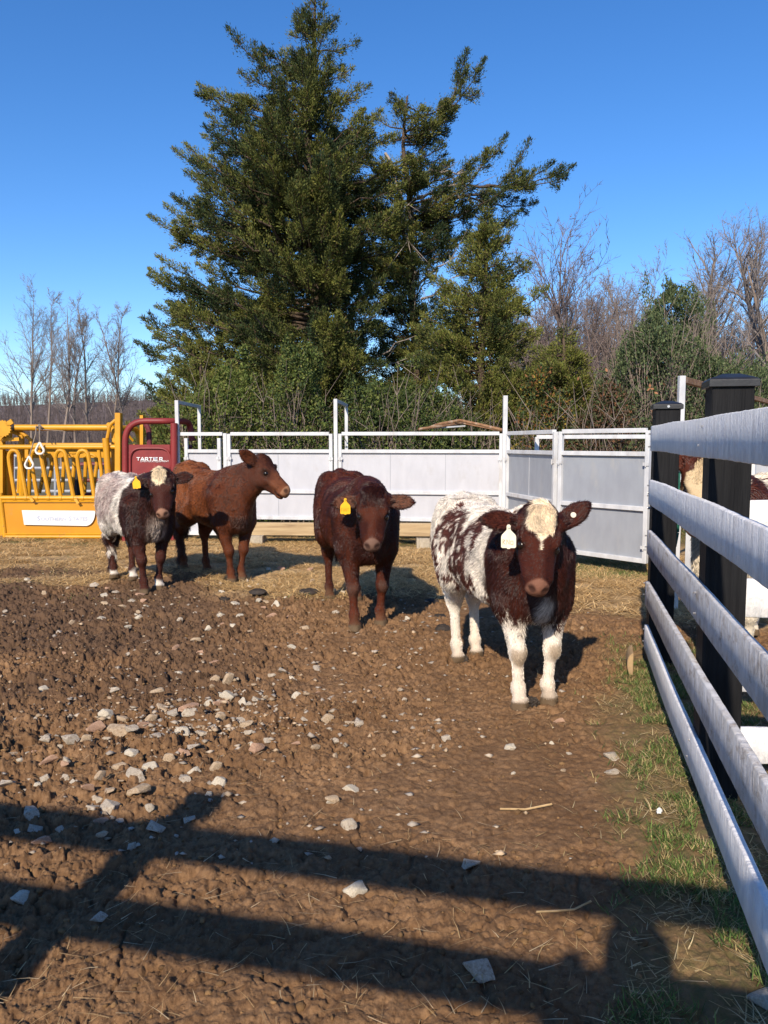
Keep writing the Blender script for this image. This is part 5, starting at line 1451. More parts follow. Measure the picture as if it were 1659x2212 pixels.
# young pointed cedar
L3 = [(1045, 462), (1022, 500), (1000, 545), (965, 590), (940, 640), (905, 690), (890, 760), (880, 830), (880, 1000)]
R3 = [(1048, 462), (1070, 490), (1100, 505), (1085, 560), (1128, 580), (1090, 640), (1155, 650), (1150, 700), (1170, 760), (1180, 850), (1190, 1000)]
NT.append(cedar("young pointed cedar with feathery sunlit sprays, middle right of the trees", 14.6, [(1040, 950), (1045, 700), (1046, 458)], L3, R3, 12, nl=330, dens=1.05, gap=.12, tone=.28, leafL=.060, lw=.0082,
    extra=[(1045, 560, 1100, 503, .03), (1045, 640, 1130, 580, .03), (1050, 700, 1158, 645, .03), (1040, 660, 940, 612, .03)]))
L4 = [(1222, 712), (1195, 745), (1150, 760), (1130, 820), (1120, 900), (1120, 1000)]
R4 = [(1226, 712), (1252, 718), (1240, 760), (1292, 782), (1300, 840), (1305, 900), (1300, 1000)]
NT.append(cedar("low bushy cedar at the right end of the cedar row", 13.8, [(1215, 950), (1220, 712)], L4, R4, 17, nl=190, dens=1.1, gap=.05, tone=.32, leafL=.058, lw=.008))
L5 = [(420, 780), (370, 800), (330, 850), (315, 900), (310, 1000)]
R5 = [(440, 780), (500, 790), (560, 850), (580, 900), (590, 1000)]
NT.append(cedar("low cedar growing at the left foot of the tallest cedar", 15.6, [(440, 950), (430, 776)], L5, R5, 21, nl=150, dens=1.05, gap=.05, tone=.2, leafL=.060))
print("cedar leaves", [n for _, n in NT])

def shrub(label, name, cx, ytop, w_, Y, seed, n, cols, leaf=(.028, .055), hz=0., upright=.2, stems=60, h_sh=1.0, nst=None, bot=960, twig=m_twig_b):
    rs = np.random.RandomState(seed); a = at(cx, ytop, Y); base = Vector((a.x, Y, 0.)); Hh = a.z; Wd = w_ / F_PX * Y / 2
    root = thing(name, label, "shrub", tuple(base), "shrubs behind the pen")
    th = rs.rand(n) * 2 * np.pi; zf = rs.rand(n) ** .75; rr = rs.rand(n) ** .45
    prof = np.sqrt(np.clip(1 - np.clip((zf - .35) / .65, 0, 1) ** 2.2, 0, 1)) * (.8 + .2 * np.clip(zf / .35, 0, 1))
    lump = .52 + .95 * fbm3(np.stack([np.cos(th) * 1.6 + seed, np.sin(th) * 1.6, zf * 4.], -1), 3)
    C = np.stack([base.x + np.cos(th) * rr * prof * Wd * lump, Y + np.sin(th) * rr * prof * min(Wd, 1.6) * lump, Hh * zf * (.88 + .24 * lump - .12)], -1)
    C[:, 2] *= .58 + .80 * fbm2(C[:, 0] * 1.5 + seed, C[:, 1] * 1.5, 3); C += (fbm3(C * 1.3 + seed, 2)[:, None] - .5) * np.array([.5, .3, .25])
    dn = fbm3(C * 2.1 + seed, 3); keep = dn > (.44 if name == 'privet_shrub' else .41); C = C[keep]; dn = dn[keep]; n = len(C)
    D = rs.randn(n, 3) + np.array([0, 0, upright * 3]) + (C - np.array([base.x, Y, Hh * .4])) * .35
    col = np.array(cols)[rs.randint(0, len(cols), n)] * (1 + (rs.rand(n, 1) - .5) * .6)
    cr = kites(C, D, leaf[0] * (.5 + .9 * rs.rand(n)) * .5, leaf[1] * (.6 + .8 * rs.rand(n)), None, col, "leaves", root, seed)
    P, Q, A0, A1 = [], [], [], []
    for k in range(stems):
        t = rs.rand() * 2 * np.pi; r_ = rs.rand() ** .5 * .85
        e = np.array([base.x + math.cos(t) * r_ * Wd, Y + math.sin(t) * r_ * min(Wd, 1.6), Hh * rs.uniform(.6, 1.02) * (1 - .25 * r_)])
        s0 = np.array([base.x + math.cos(t) * r_ * Wd * .35, Y + math.sin(t) * r_ * .4, -.1]); q = s0 + (e - s0) * np.linspace(0, 1, 7)[:, None]; q[1:-1] += rs.randn(5, 3) * .06
        P.append(q[:-1]); Q.append(q[1:]); rr_ = np.linspace(.02, .004, 7); A0.append(rr_[:-1]); A1.append(rr_[1:])
        for j in range(5):
            i = rs.randint(2, 7); v = (e - s0) / np.linalg.norm(e - s0) + rs.randn(3) * .5; P.append(q[i][None]); Q.append((q[i] + v * rs.uniform(.2, .5))[None]); A0.append([.006]); A1.append([.002])
    v, f_ = seg_tubes(np.concatenate(P), np.concatenate(Q), np.concatenate(A0), np.concatenate(A1), 4)
    np_mesh("stems", v, f_, twig, root)
    return root
LG = [(.085, .115, .025), (.12, .145, .035), (.06, .09, .025), (.15, .15, .045), (.10, .13, .03)]
DG = [(.045, .07, .025), (.065, .09, .03), (.035, .055, .022), (.085, .10, .035)]
PV = [(.075, .105, .045), (.10, .13, .055), (.05, .075, .035), (.13, .15, .07), (.06, .085, .04)]
shrub("leafy light green honeysuckle shrub behind the hooped post beside the red panel", "honeysuckle_shrub", 470, 800, 260, 13.4, 31, 30000, LG)
shrub("leafy light green shrub between the hooped posts, below the tallest cedar", "honeysuckle_shrub", 640, 790, 200, 13.2, 32, 22000, LG + DG)
shrub("dark leafy tangle behind the middle of the pen wall", "bramble_shrub", 850, 812, 300, 13.0, 33, 34000, DG + LG[:2])
shrub("green leafy shrub left of the tall corner post", "honeysuckle_shrub", 1000, 850, 170, 12.8, 34, 16000, DG + LG[:2])
shrub("dark shrub with yellowing leaves between the low cedar and the far black post", "bramble_shrub", 1180, 850, 170, 12.2, 35, 14000, DG + [(.22, .16, .03), (.16, .07, .03)])
shrub("rusty brown dead-leaved tangle behind the grey angled panels", "bramble_shrub", 1310, 850, 170, 11.4, 36, 12000, [(.10, .06, .035), (.07, .05, .03), (.05, .065, .025), (.13, .065, .035), (.06, .08, .03)])
shrub("tall fine-leaved privet thicket behind the black fence posts", "privet_shrub", 1455, 640, 350, 12.6, 37, 90000, PV, leaf=(.022, .05), upright=.45, stems=260)
shrub("lower privet with pale leaf tips at the right edge of the picture", "privet_shrub", 1600, 800, 260, 11.8, 38, 26000, PV + [(.17, .2, .09)], leaf=(.022, .05), upright=.4, stems=70)
# a few big dead leaves caught in the privet
rs = np.random.RandomState(77); n = 26
C = np.array([at(x, y, 11.3) for x, y in zip(rs.uniform(1240, 1460, n), rs.uniform(800, 905, n))]); C[0] = at(1432, 826, 11.2); C[1] = at(1404, 828, 11.2)
o = kites(C, rs.randn(n, 3) + [0, 0, -1], np.full(n, .020), np.full(n, .07), None, np.tile((.30, .14, .07), (n, 1)), "dead_leaves", None, 9); tag(o, kind='stuff')

# bare trees: ascending limbs, forked again and again
def bare(label, x, ytop, Y, seed, spread=.30, r=None, mat=m_twig_b, tm=m_twig, nb=24, lean=0., group="bare trees", fork=.25, ang=.62, base=-.3, fine=1.0, name="bare_tree", multi=1):
    rs = np.random.RandomState(seed); top = at(x, ytop, Y); Hh = top.z - base; bx = top.x - lean * Hh
    root = thing(name, label, "tree", (bx, Y, base), group)
    T = ([], [], [], []); B = ([], [], [], [])
    def seg(st, q, rr): st[0].append(q[:-1]); st[1].append(q[1:]); st[2].append(rr[:-1]); st[3].append(rr[1:])
    def grow(p, d, L, r0, lv, st):
        ns = (10, 6, 4, 3)[lv]; q = [p]; dd = d.copy()
        for i in range(ns):
            dd = dd + rs.randn(3) * (.05, .12, .17, .2)[lv]; dd[2] += (.02, .05, .03, .02)[lv]; dd /= np.linalg.norm(dd); q.append(q[-1] + dd * L / ns)
        q = np.array(q); t = np.linspace(0, 1, ns + 1); rr = r0 * (1 - t) ** .75 + r0 * .10
        seg(st, q, rr)
        if lv >= 3: return
        n = (nb, int(10 * fine), int(6 * fine), 0)[lv]
        for k in range(n):
            s = rs.uniform((fork, .15, .15)[lv], 1.); i = s * ns; a = q[int(i) if i < ns else ns - 1] * (1 - (i % 1)) + q[min(int(i) + 1, ns)] * (i % 1)
            ax = dd if lv else np.array([0, 0, 1.]); sd = np.cross(ax, rs.randn(3)); sd /= np.linalg.norm(sd) + 1e-6
            an = rs.uniform(.6, 1.2) * ang * (1 if lv == 0 else 1.1); v = ax * math.cos(an) + sd * math.sin(an)
            Lk_ = (L * spread * (1.25 - .85 * (s - fork) / (1 - fork)) if lv == 0 else L * rs.uniform(.3, .55) * (1.1 - .5 * s)) * rs.uniform(.7, 1.15)
            rk = max(.006, (rr[min(int(i), ns)] * rs.uniform(.35, .55)))
            grow(a, v, Lk_, rk, lv + 1, B)
    R = r or Hh * .011
    for m_ in range(multi):
        d0 = unit(np.array([lean + (rs.randn() * .22 if multi > 1 else 0), rs.randn() * .04, 1.])); grow(np.array([bx, Y, base]), d0, Hh * (1 if m_ == 0 else rs.uniform(.75, .95)), R, 0, T)
    v, f_ = seg_tubes(*[np.concatenate(a) for a in T], 7); np_mesh("trunk", v, f_, mat, root, smooth=True)
    v, f_ = seg_tubes(*[np.concatenate(a) for a in B], 3); np_mesh("branches", v, f_, tm, root)
    return root
gl = "tall bare trees at the left"
for i, (x, y, Y, sp, lab) in enumerate(((62, 645, 48, .34, "tall bare tree with a broad twiggy crown, leftmost of the bare row"), (82, 655, 52, .22, "slender bare tree close beside the leftmost broad one"), (118, 652, 47, .28, "tall bare tree with a rounded crown, third from left"),
        (160, 690, 55, .24, "bare forked tree left of the middle of the left row"), (183, 660, 50, .24, "slim straight bare tree with a pointed top, fifth in the left row"), (240, 672, 56, .22, "bare tree with a narrow vase-shaped crown near the big cedar"), (268, 680, 53, .30, "rightmost bare tree of the left row, forked low beside the cedar"))):
    bare(lab, x, y, Y, 100 + i, spread=sp, group=gl, nb=26, fork=.3, lean=(.03, -.01, .0, .02, 0, 0, .02)[i], r=.095, fine=1.3)
gr_ = "bare trees at the right"
bare("tall open bare tree with whip-like upright branches, right of the cedars", 1262, 478, 21, 201, spread=.44, nb=34, group=gr_, mat=m_twig_r, tm=m_twig_r, ang=.55, fork=.14, r=.06, fine=.9)
bare("bare sapling just right of the young pointed cedar", 1130, 590, 20, 202, spread=.36, nb=20, group=gr_, mat=m_twig_r, tm=m_twig_r, r=.05, multi=2)
bare("bare thicket tree behind the low cedar", 1195, 665, 24, 203, spread=.4, nb=26, group=gr_, mat=m_twig_r, tm=m_twig_r, r=.06, multi=3)
bare("bare thicket tree between the whippy tree and the privet", 1330, 680, 26, 204, spread=.4, nb=28, group=gr_, mat=m_twig_r, tm=m_twig_r, r=.07, multi=3)
bare("bare round-crowned tree above the privet", 1490, 548, 34, 205, spread=.36, nb=22, group=gr_, lean=-.10, fork=.45, ang=.6, r=.20)
bare("small bare tree left of the round-crowned one", 1400, 610, 36, 206, spread=.34, nb=22, group=gr_, r=.13, fork=.35)
bare("bare leaning tree with long bowed limbs near the right edge", 1590, 560, 30, 207, spread=.42, nb=20, group=gr_, lean=-.30, r=.17, fork=.3, ang=.6)
bare("bare tree with a heavy twiggy crown at the right edge", 1650, 520, 32, 208, spread=.4, nb=26, group=gr_, lean=-.12, r=.20, fork=.35, ang=.6)
bare("bare tree half out of the picture at the right edge", 1700, 560, 27, 209, spread=.42, nb=22, group=gr_, lean=-.15, r=.15, fork=.3, ang=.6)
for i, (x, y, Y, sp, lab) in enumerate(((1170, 600, 30, .5, "bare grey tree showing between the young cedar and the low cedar"), (1290, 590, 33, .5, "bare grey tree behind the whippy tree, slightly lower"), (1365, 600, 31, .5, "bare grey tree rising left of the privet thicket"), (1440, 640, 38, .5, "low bare tree just above the privet's top left"), (1545, 590, 36, .5, "bare grey tree between the round-crowned and the leaning tree"), (1620, 600, 40, .5, "twiggy bare tree farthest back near the right edge"))):
    bare(lab, x, y + 45, Y, 400 + i, spread=.4, nb=24, group=gr_, r=.10, fork=.25, multi=2, fine=.9)
for i, (x, y, Y, lab) in enumerate(((1400, 600, 28, "bare many-stemmed tree directly behind the privet thicket's left half"), (1475, 620, 33, "bare many-stemmed tree directly behind the privet thicket's top"), (1230, 620, 27, "bare many-stemmed tree just left of the whippy tree"), (1560, 575, 37, "bare many-stemmed tree left of the heavy crown at the right edge"))):
    bare(lab, x, y + 20, Y, 500 + i, spread=.42, nb=26, group=gr_, r=.09, fork=.2, multi=3, fine=1.)
# far woods, one mass of trunks and twigs along the rise
def woods(name, n, xlo, xhi, ylo, yhi, hlo, hhi, seed, mat, sl=0.3):
    rs = np.random.RandomState(seed); P, Q, A0, A1 = [], [], [], []
    for k in range(n):
        Y = rs.uniform(ylo, yhi); X = at(rs.uniform(xlo, xhi), 900, Y).x; z0 = float(sstep(95, 190, Y) * 11 * sstep(60, -10, X)) - .3; h = rs.uniform(hlo, hhi); r_ = rs.uniform(.04, .09)
        t = np.linspace(0, 1, 5); q = np.stack([X + rs.randn() * sl * t, Y + 0 * t, z0 + h * t], -1); rr = r_ * (1 - .85 * t)
        P.append(q[:-1]); Q.append(q[1:]); A0.append(rr[:-1]); A1.append(rr[1:])
        m_ = 16; s = rs.uniform(.2, .95, m_); a = q[0] + (q[-1] - q[0]) * s[:, None]; v = np.stack([rs.randn(m_) * .5, rs.randn(m_) * .5, rs.uniform(.4, 1., m_)], -1); L_ = h * .24 * (1.2 - s)
        e = a + v * L_[:, None]; P.append(a); Q.append(e); A0.append(np.full(m_, r_ * .3)); A1.append(np.full(m_, .01))
        b_ = a + v * (L_ * .5)[:, None]; P.append(b_); Q.append(b_ + (v + rs.randn(m_, 3) * .5) * (L_ * .5)[:, None]); A0.append(np.full(m_, r_ * .18)); A1.append(np.full(m_, .01))
    v, f_ = seg_tubes(np.concatenate(P), np.concatenate(Q), np.concatenate(A0), np.concatenate(A1), 3)
    tag(np_mesh(name, v, f_, mat), kind='stuff')
m_far = pm("far_winter_wood", (.125, .098, .092), (.085, .068, .066), .6, 1.)
woods("distant_woods", 3000, -260, 380, 75, 190, 1.8, 4.2, 51, m_far)
woods("distant_woods", 700, 1080, 1760, 42, 70, 6, 11, 52, m_far)
# ------------------------------------------------------------------ stones, dung, sticks
def rock_mesh(seed, flat):
    r = np.random.RandomState(seed); bm = bmesh.new()
    n = r.randint(9, 15); p = r.randn(n, 3); p /= np.linalg.norm(p, axis=1)[:, None]; p *= [[.5, .36 + .1 * r.rand(), flat]]
    p *= (.82 + .36 * r.rand(n, 1))
    vs = [bm.verts.new(q) for q in p]
    res = bmesh.ops.convex_hull(bm, input=vs)
    for v in [v for v in bm.verts if not v.link_faces]: bm.verts.remove(v)
    bmesh.ops.bevel(bm, geom=list(bm.edges), offset=.035, segments=1, affect='EDGES', clamp_overlap=True)
    bmesh.ops.triangulate(bm, faces=bm.faces)
    bmesh.ops.subdivide_edges(bm, edges=bm.edges, cuts=1)
    P = np.array([v.co for v in bm.verts]); k = (fbm3(P * 6 + seed, 3) - .5) * .09
    for v, q in zip(bm.verts, k): v.co += v.co.normalized() * float(q)
    me = bpy.data.meshes.new("stone"); bm.to_mesh(me); bm.free(); return me
SM = [pm("grey_stone", (.46, .40, .32), (.33, .28, .22), 18, .9, .5, 90, c3=(.20, .13, .08), s3=7, t3=(.55, .68)),
      pm("tan_stone", (.46, .36, .25), (.33, .24, .155), 14, .9, .5, 90, c3=(.22, .14, .08), s3=6, t3=(.58, .7)),
      pm("pale_stone", (.56, .50, .40), (.42, .37, .29), 22, .9, .5, 90, c3=(.25, .16, .10), s3=8, t3=(.6, .72)),
      pm("pinkish_stone", (.44, .28, .19), (.32, .20, .14), 14, .9, .5, 90, c3=(.20, .12, .07), s3=6, t3=(.58, .7))]
rocks = []
for k in range(12):
    me = rock_mesh(300 + k, .20 + .02 * (k % 6)); me.materials.append(SM[(0, 1, 2, 0, 3, 2, 0, 1, 2, 0, 2, 1)[k]]); rocks.append(me)
R4 = """325 298 45,355 205 30,485 210 40,178 208 30,30 250 40,140 172 30,725 255 45,640 320 45,680 298 35,755 318 35,840 318 35,595 240 35,545 265 40,935 388 35,845 425 25,1015 495 45,910 548 35,300 450 50,525 378 45,720 385 40,665 435 35,1080 440 35,1145 370 50,1240 378 45,1215 305 50,1300 218 35,1155 245 45,1430 325 60,1410 375 45,1505 372 40,1575 430 50,1340 312 30,1380 300 30,820 568 35,590 752 75,220 740 55,845 680 45,930 665 50,1115 720 45,1190 728 60,1115 605 50,1510 530 45,1410 540 30,1435 560 30,1490 565 35,1515 688 60,1465 670 45,1410 672 45,1640 632 50,1550 780 80,1600 770 50,815 795 60,855 850 85,550 882 70,700 860 50,975 848 95,1085 820 45,1150 828 70,1110 855 50,1255 815 55,1295 830 45,1325 812 40,1330 868 65,1375 770 40,1180 790 80,985 885 75,790 908 65,897 905 50,630 905 55,620 962 100,500 975 70,685 975 75,748 948 60,555 995 40,995 930 45,1095 958 65,945 975 70,1045 975 60,1140 890 70,1165 912 50,1225 940 45,1250 900 65,1205 890 35,1280 958 60,1290 992 50,445 1028 65,370 1035 80,245 1020 60,312 1048 35,272 1062 40,490 1018 50,190 1075 45,72 1082 50,685 1088 65,795 1085 55,800 995 75,1005 1060 65,1000 1005 50,955 1085 55,875 1122 75,780 1142 85,630 1145 65,255 1143 70,340 1155 45,1330 1070 65,1385 1022 45,1300 1055 30,1635 1062 45,1440 828 35,1415 832 35,1580 905 40,1140 770 30,1240 772 30"""
R5 = """312 50 35,215 85 40,310 88 40,350 118 25,575 40 60,670 60 35,710 68 35,645 98 85,490 112 55,570 95 40,668 178 90,522 228 80,470 175 55,440 235 60,490 250 50,573 285 45,485 305 55,888 95 65,930 60 60,1040 58 60,1050 115 60,1000 160 30,935 165 15,905 305 52,745 350 75,845 368 20,632 412 38,660 408 18,490 368 45,155 278 80,80 348 35,165 330 60,285 350 40,200 410 65,40 500 35,108 660 95,470 770 65,35 140 60,715 250 45,180 130 30,120 143 35,420 165 50,525 165 45,545 135 35,1588 215 50,100 25 35"""
R6 = """25 95 45,75 230 60,170 40 30,195 130 45,187 170 55,150 158 60,40 150 60,265 205 25,78 318 35,145 460 75,60 533 55,140 663 75,720 850 80,170 980 100,755 1385 130,605 235 40,910 270 50,1110 258 25,1395 325 75,1400 395 60,1145 152 40,925 395 20,1165 375 30"""
lst = []
for s, ox, k, oy in ((R4, 0, .4167, 1180.9), (R5, 0, .4514, 1641.7), (R6, 691.2, .4514, 1497.7)):
    for it in s.split(','):
        a, b, w_ = map(float, it.split()); lst.append((ox + a * k, oy + b * k, w_ * k))
rr = random.Random(12)
SPECIAL = {len(lst) - 24 + 14: 0}
def near_idx(x, y): return min(range(len(lst)), key=lambda i: (lst[i][0] - x) ** 2 + (lst[i][1] - y) ** 2)
SPL = {near_idx(768, 1940): "single cream stone lying in the sunlit stripe between the two shadow bands",
       near_idx(1032, 2123): "large dull stone half buried in the shadow at bottom centre",
       near_idx(49, 1940): "pale stone at the left edge between the two shadow bands",
       near_idx(212, 1990): "bluish stone in the lower shadow band, left of centre",
       near_idx(302, 1722): "large tan stone with an angular top, nearest of the left stone cluster",
       near_idx(1321, 1645): "flat grey stone on bare mud near the fence grass, upper of a pair",
       near_idx(1323, 1676): "grey stone on bare mud near the fence grass, lower of a pair",
       near_idx(757, 1705): "lone cream stone on smooth mud in the middle foreground",
       near_idx(69, 1768): "blue-grey pointed stone at the left, just inside the upper shadow band",
       near_idx(258, 1582): "largest flat tan stone in the stone patch left of centre",
       near_idx(401, 1685): "square grey and tan stone standing alone right of the left cluster"}
nfix = len(lst)
tries = 0
while len(lst) < 285 and tries < 9000:
    tries += 1
    x, y = rr.uniform(0, 1330), rr.uniform(1225, 1640)
    p = gr(x, y)
    d = float(n2(np.array([x * .012]), np.array([y * .03]))[0])
    wgt = (1.0 if y < 1300 else .8 if y < 1480 else .35) * (1 if x < 950 else .25) * (1.4 if 550 < x < 800 and y < 1450 else 1)
    if rr.random() > wgt * (.2 + d): continue
    if any(abs(x - a) < (w_ * .6) and abs(y - b) < w_ * .35 for a, b, w_ in lst): continue
    if 960 < x < 1290 and 1400 < y < 1560: continue
    lst.append((x, y, rr.uniform(6, 15)))
PX = np.array([[*gr(x, y)][:2] for x, y, w_ in lst]); PZ = _ground_z_raw(PX[:, 0], PX[:, 1])
for i, (x, y, wpx) in enumerate(lst):
    X, Y = PX[i]; wd = wpx / F_PX * math.hypot(Y, H) * 1.32
    k = rr.randrange(12)
    if i in SPL and 'tan' in SPL[i]: k = 1
    if i in SPL and ('grey' in SPL[i] or 'blu' in SPL[i]): k = 0
    if i in SPL and 'cream' in SPL[i]: k = 2
    o = bpy.data.objects.new("stone", rocks[k]); COL.objects.link(o)
    o.scale = (wd, wd * rr.uniform(.75, 1.1), wd * rr.uniform(1.0, 1.6))
    o.rotation_euler = (rr.uniform(-.35, .35), rr.uniform(-.35, .35), rr.choice((0, math.pi)) + rr.uniform(-.6, .6))
    o.location = (X, Y, PZ[i] + wd * .08)
    hue = ("grey", "tan", "pale", "grey", "pinkish", "pale", "grey", "tan", "pale", "grey", "pale", "tan")[k]
    big = "large" if wpx > 24 else "mid-sized" if wpx > 15 else "small"
    if 190 < x < 640 and 1500 < y < 1680: zone = "in the dense stone patch left of centre"
    elif x < 420 and y >= 1600: zone = "in the loose cluster at the left, near the upper shadow band"
    elif y < 1330: zone = "along the straw edge below the roan and brown calves" if x < 640 else "beside the dark red calf's hooves"
    elif y < 1500: zone = "on the dark churned mud at the left" if x < 430 else "in the trail leading to the dark red calf" if x < 860 else "on the mud left of the spotted calf"
    elif x < 1000: zone = "on open mud right of the stone patch" if x > 420 else "on wet mud at the left edge"
    else: zone = "on bare mud below the spotted calf"
    tag(o, SPL.get(i, f"{big} {hue} stone {zone}"), "stone", "stones scattered over the mud")
# gravel chips, too many and small to count
n = 2600; rs = np.random.RandomState(8); Vs, Fs = [], []
bx = rs.uniform(0, 1350, n); by = 1225 + (rs.rand(n) ** 1.2) * 650; bx[:700] = rs.normal(430, 130, 700); by[:700] = rs.normal(1575, 45, 700); kp = rs.rand(n) < np.where(bx < 950, .9, .25) * np.where(by > 1600, .25, 1.)
P = np.array([[*gr(a, b)][:2] for a, b in zip(bx[kp], by[kp])]); n = len(P); Z = _ground_z_raw(P[:, 0], P[:, 1])
oct_ = np.array([[1, 0, 0], [0, 1, 0], [-1, 0, 0], [0, -1, 0], [0, 0, 1], [0, 0, -1]], float); of = np.array([[0, 1, 4], [1, 2, 4], [2, 3, 4], [3, 0, 4], [1, 0, 5], [2, 1, 5], [3, 2, 5], [0, 3, 5]])
sz = .005 + .014 * rs.rand(n) ** 2
V = P[:, None] * 0; V = np.concatenate([P, (Z + .003)[:, None]], 1)[:, None] + oct_[None] * sz[:, None, None] * (.6 + .8 * rs.rand(n, 6, 1)) * np.array([1.3, 1., .6]) + (rs.rand(n, 6, 3) - .5) * sz[:, None, None] * .6
col = np.array([(.38, .32, .25), (.40, .30, .20), (.30, .26, .22)])[rs.randint(0, 3, n)] * (.7 + .5 * rs.rand(n, 1))
tag(np_mesh("gravel", V.reshape(-1, 3), (of[None] + np.arange(n)[:, None, None] * 6).reshape(-1, 3), attr_mat("gravel_chip", .9, .2), attrs={"Col": np.repeat(col, 6, axis=0)}), kind='stuff')
# loose clods of earth
n = 9000; cX = rs.uniform(-3, 2.2, n * 2); cY = 1.5 + 6.0 * rs.rand(n * 2) ** 1.4; fl_ = ground_fields(cX, cY)
kp = (rs.rand(n * 2) < fl_[4] * .55 * (1 - fl_[3])) & (np.abs(cX) < .6 * cY + .2); P = np.stack([cX, cY], -1)[kp]; n = len(P); Z = fl_[0][kp]
bm = bmesh.new(); bmesh.ops.create_icosphere(bm, subdivisions=1, radius=1); iv = np.array([v.co[:] for v in bm.verts]); if_ = np.array([[v.index for v in f.verts] for f in bm.faces]); bm.free()
sz = .003 + .010 * rs.rand(n) ** 2.2
V = np.concatenate([P, Z[:, None]], 1)[:, None] + iv[None] * sz[:, None, None] * (.65 + .7 * rs.rand(n, len(iv), 1)) * (np.array([1, 1, .7]) * (1 + (rs.rand(n, 1, 3) - .5) * .6))
col = np.array([(.21, .125, .058), (.165, .095, .043), (.12, .07, .034)])[rs.randint(0, 3, n)] * (.8 + .4 * rs.rand(n, 1))
tag(np_mesh("earth_clods", V.reshape(-1, 3), (if_[None] + np.arange(n)[:, None, None] * len(iv)).reshape(-1, 3), attr_mat("clod", .9, .15, bump=.4, bscale=260.), attrs={"Col": np.repeat(col, len(iv), axis=0)}), kind='stuff')
# dung pats
m_dung = pm("dark_dung", (.045, .034, .026), (.026, .020, .016), 26, .75, .6, 60, spec=.35)
labs = ["dark dung pat right of the roan calf's front feet", "dark dung pat below the brown calf's hooves, left of two", "dark dung pat below the brown calf's shadow, beside pale stones", "dark dung pat left of the dark red calf's hind foot", "dark dung pat in the dark red calf's shadow", "dark dung pat left of the spotted calf's hind legs, farther one", "dark dung pat beside the spotted calf's hind foot, nearer one"]
for (x, y, wpx), lab in zip(((369, 1270, 24), (483, 1297, 36), (558, 1293, 40), (667, 1288, 48), (932, 1301, 40), (950, 1336, 34), (957, 1366, 36)), labs):
    p = gr(x, y); R_ = wpx / F_PX * p.y / 2; bm = bmesh.new(); bmesh.ops.create_icosphere(bm, subdivisions=4, radius=1)
    P = np.array([v.co for v in bm.verts]); q = fbm3(P * 2.2 + x, 4); q2 = fbm3(P * 6 + y, 3); zg = gz(p.x, p.y)
    for v, a, b in zip(bm.verts, q, q2):
        k = .72 + .5 * a; rad = math.hypot(v.co.x, v.co.y); v.co = Vector((v.co.x * R_ * k, v.co.y * R_ * k, max(v.co.z, -.1) ** 1 * .030 * (.7 + .6 * a) + .006 * math.sin(rad * 16 + 5 * a) * (v.co.z > 0)))
    me = bpy.data.meshes.new("dung_pat"); bm.to_mesh(me); bm.free()
    for pl in me.polygons: pl.use_smooth = True
    o = link_mesh("dung_pat", me, m_dung, loc=(p.x, p.y, zg + .008)); tag(o, lab, "dung", "dung pats on the straw and mud")
# trodden clods of mud and straw round the spotted calf's hooves
for (x, y, wpx), lab in zip(((1150, 1527, 30), (1190, 1519, 26), (1000, 1430, 24)), ("clod of mud and straw against the spotted calf's left-hand front hoof", "clod of mud and straw by the spotted calf's right-hand front hoof", "clod of mud by the spotted calf's hind hoof")):
    p = gr(x, y); R_ = wpx / F_PX * p.y / 2; bm = bmesh.new(); bmesh.ops.create_icosphere(bm, subdivisions=4, radius=1)
    P = np.array([v.co for v in bm.verts]); q = fbm3(P * 3.2 + x, 4); zg = gz(p.x, p.y)
    for v, a in zip(bm.verts, q): v.co = v.co * R_ * (.3 + 1.4 * a); v.co.z *= .8
    me = bpy.data.meshes.new("mud_clod"); bm.to_mesh(me); bm.free()
    o = link_mesh("mud_clod", me, m_dung, loc=(p.x, p.y, zg + .008)); tag(o, lab, "mud clod", "clods at the hooves")
# stick, split log, white scrap
m_stick = pm("dry_stick", (.48, .34, .18), (.34, .23, .11), 30, .8)
def stick(label, pts, r):
    q = []
    for x, y in pts: g = gr(x, y); g.z = gz(g.x, g.y) + .012; q.append(g)
    m = MB(); m.tube(q, r, 6); o = m.build("stick", m_stick, loc=q[0], smooth=True); tag(o, label, "stick")
stick("straight dry cane stalk lying on smooth mud, centre right", [(1080, 1758), (1135, 1754), (1192, 1749)], .0042)
stick("bent pale stalk lying in the sunlit stripe near the photographer's shadow", [(1158, 1999), (1200, 2000), (1240, 1988), (1276, 1976)], .003)
m_log = pm("split_log", (.42, .29, .15), (.30, .20, .11), 9, .85, .4, 40, c3=(.2, .13, .08), s3=6)
g = gr(1378, 1463); m = MB(); pts = []
for k in range(14):
    a = math.pi * k / 13; pts.append(Vector((g.x - .03 + .02 * math.sin(a), g.y, 0)) + FN * (-math.sin(a) * .055) + Vector((0, 0, .075 + .07 * math.cos(a))))
m.prism(pts, FD * .22 + Vector((.01, 0, .0))); o = m.build("split_log", m_log, loc=g, bevel=.004); tag(o, "rounded split piece of tan wood standing against the far end of the board fence", "wood piece")
g = gr(1423, 1778); bm = bmesh.new(); bmesh.ops.create_icosphere(bm, subdivisions=2, radius=.011)
for v in bm.verts: v.co *= .7 + .6 * rr.random()
me = bpy.data.meshes.new("white_scrap"); bm.to_mesh(me); bm.free(); o = link_mesh("white_scrap", me, m_sign, loc=(g.x, g.y, gz(g.x, g.y) + .02)); tag(o, "small crumpled white scrap lying in the grass by the fence", "scrap")
o = bpy.data.objects.new("stone", rocks[0]); COL.objects.link(o); g = gr(1652, 2195); o.location = (g.x, g.y, gz(g.x, g.y) + .01); o.scale = (.11, .11, .12); tag(o, "dull grey stone at the fence foot in the bottom right corner", "stone", "stones scattered over the mud")

